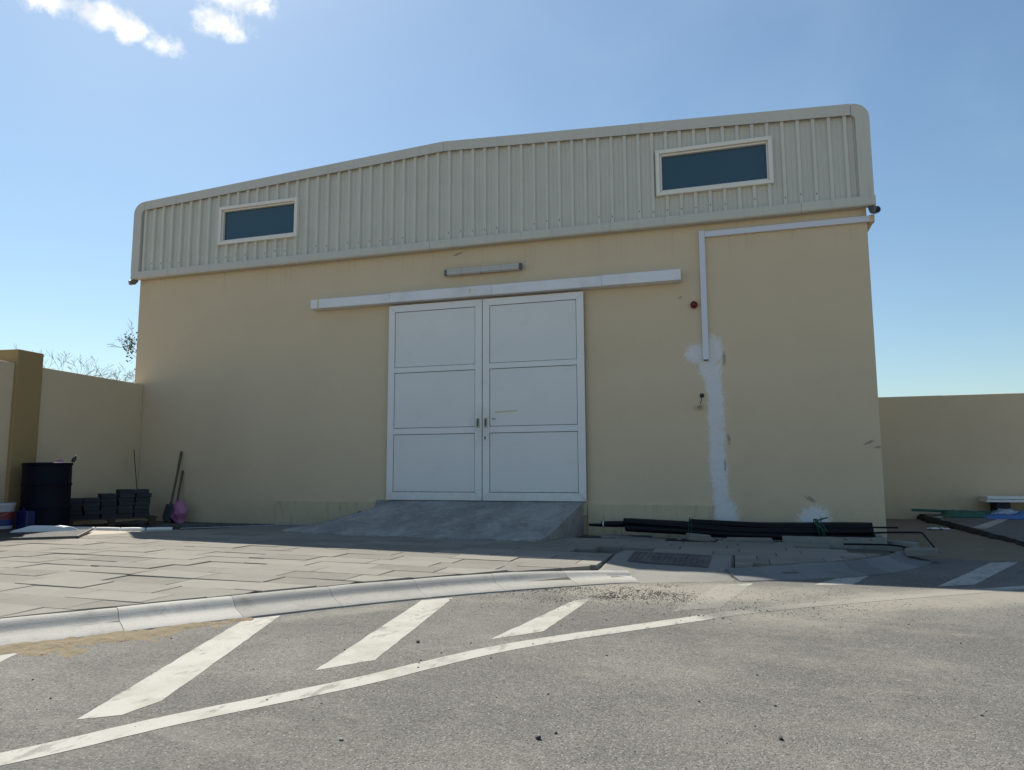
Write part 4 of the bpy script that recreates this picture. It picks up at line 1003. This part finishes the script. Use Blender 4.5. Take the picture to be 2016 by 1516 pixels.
# ------------------------------------------------------------------ dry shrubs and a tree beyond the left wall
def grow(mb, p, d, L, r_, depth, rr, droop=0., spread=.5, minr=.0022):
    n_ = 4; pts = [p.copy()]; rs = [r_]; q = p.copy(); dd = d.normalized(); kids = []
    for i in range(n_):
        dd = (dd+Vector((rr.gauss(0, .13), rr.gauss(0, .13), rr.gauss(0, .08)-droop*(i/n_)))).normalized()
        q = q+dd*L/n_; pts.append(q.copy()); rs.append(max(minr, r_*(1-.5*(i+1)/n_))); kids.append((q.copy(), dd.copy()))
    mb.tube(pts, rs, 4 if r_ < .012 else 6, cap=False)
    if depth > 0:
        for j in range(rr.choice((2, 3, 3))):
            k_, kd = kids[min(n_-1, 1+j % 3 if j else n_-1)]
            side = Vector((rr.gauss(0, 1), rr.gauss(0, 1), rr.gauss(0, .45))).normalized()
            grow(mb, k_, kd*(1-spread*.4)+side*spread, L*rr.uniform(.58, .82), max(minr, r_*.52), depth-1, rr, droop, spread, minr)
def shrub(x, y, zt_, label, seed, stems=3, w=.35):
    rr = random.Random(seed); T = thing('dry_shrub', label, 'shrub', (x, y, -.3), 'dry shrubs beyond the left wall')
    mb = MB(); tips = []
    for s_ in range(stems):
        d = Vector((rr.gauss(0, .10), rr.gauss(0, .12), 1)); pts = [Vector((x, y, -.45))]; q = pts[0].copy(); h_ = (zt_-.9+.45)*rr.uniform(.88, 1)
        for i in range(5): q = q+Vector((d.x*h_/5+rr.gauss(0, .03), d.y*h_/5+rr.gauss(0, .03), h_/5)); pts.append(q.copy())
        mb.tube(pts, [.03-.004*i for i in range(6)], 6); tips.append((q, d))
    make('trunk', mb, 'twig_bark', T)
    mb = MB()
    for q, d in tips:
        for j in range(1): grow(mb, q, Vector((d.x+rr.gauss(0, w), d.y+rr.gauss(0, w), .9)), .42, .009, 3, rr, .04, .5, .0028)
    make('twigs', mb, 'twig_bark', T)['kind'] = 'stuff'
for i, (px, pz, st, w) in enumerate(((-13.5, 3.66, 2, .22), (-13.2, 3.92, 3, .22), (-12.55, 3.82, 3, .32), (-11.9, 3.62, 4, .4), (-11.15, 3.36, 4, .4), (-15.05, 3.95, 3, .3))):
    lab = ('small dry shrub top just right of the ochre pillar', 'tallest dry shrub top right of the ochre pillar', 'dry shrub top over the middle of the left wall', 'broad dry shrub top over the left wall', 'dry shrub top beside the warehouse corner', 'dry twigs at the far left edge beyond the pillar')[i]
    shrub(px, 4.0, pz, lab, 30+i, st, w)
rr = random.Random(5); TT = thing('bare_tree', 'nearly bare tree peeping out behind the left edge of the warehouse', 'tree', (-10.2, 4.2, -.3))
make('trunk', MB().tube([(-10.2, 4.2, -.45), (-10.25, 4.2, 1.2), (-10.15, 4.2, 2.6), (-10.25, 4.15, 3.3)], [.10, .085, .07, .05], 8), 'twig_bark', TT)
mb = MB()
for (p, d, L, r_) in (((-10.25, 4.15, 3.3), (-.75, -.1, .9), .75, .022), ((-10.2, 4.18, 3.0), (-.9, 0, .35), .7, .018), ((-10.25, 4.15, 3.3), (-.25, .3, 1), .8, .022), ((-10.2, 4.2, 2.8), (-1, .1, .12), .6, .012), ((-10.22, 4.15, 3.2), (-.6, .3, .75), .85, .018), ((-10.22, 4.15, 3.2), (.5, .3, .9), .8, .02)):
    grow(mb, Vector(p), Vector(d), L*.62, r_*.8, 4, rr, .05, .55, .0026)
make('branches', mb, 'twig_bark', TT)
mb = MB()
for i in range(150):
    c_ = Vector((-10.95+rr.gauss(0, .07), 4.0+rr.gauss(0, .08), 3.85+rr.gauss(0, .16))); a = Vector((rr.gauss(0, 1), rr.gauss(0, 1), rr.gauss(0, 1))).normalized(); b = a.orthogonal().normalized()
    L = rr.uniform(.02, .045); mb.add([c_-a*L, c_+b*L*.5, c_+a*L, c_-b*L*.5], [(0, 1, 2, 3)])
make('leaves', mb, 'leaf_green', TT)['kind'] = 'stuff'
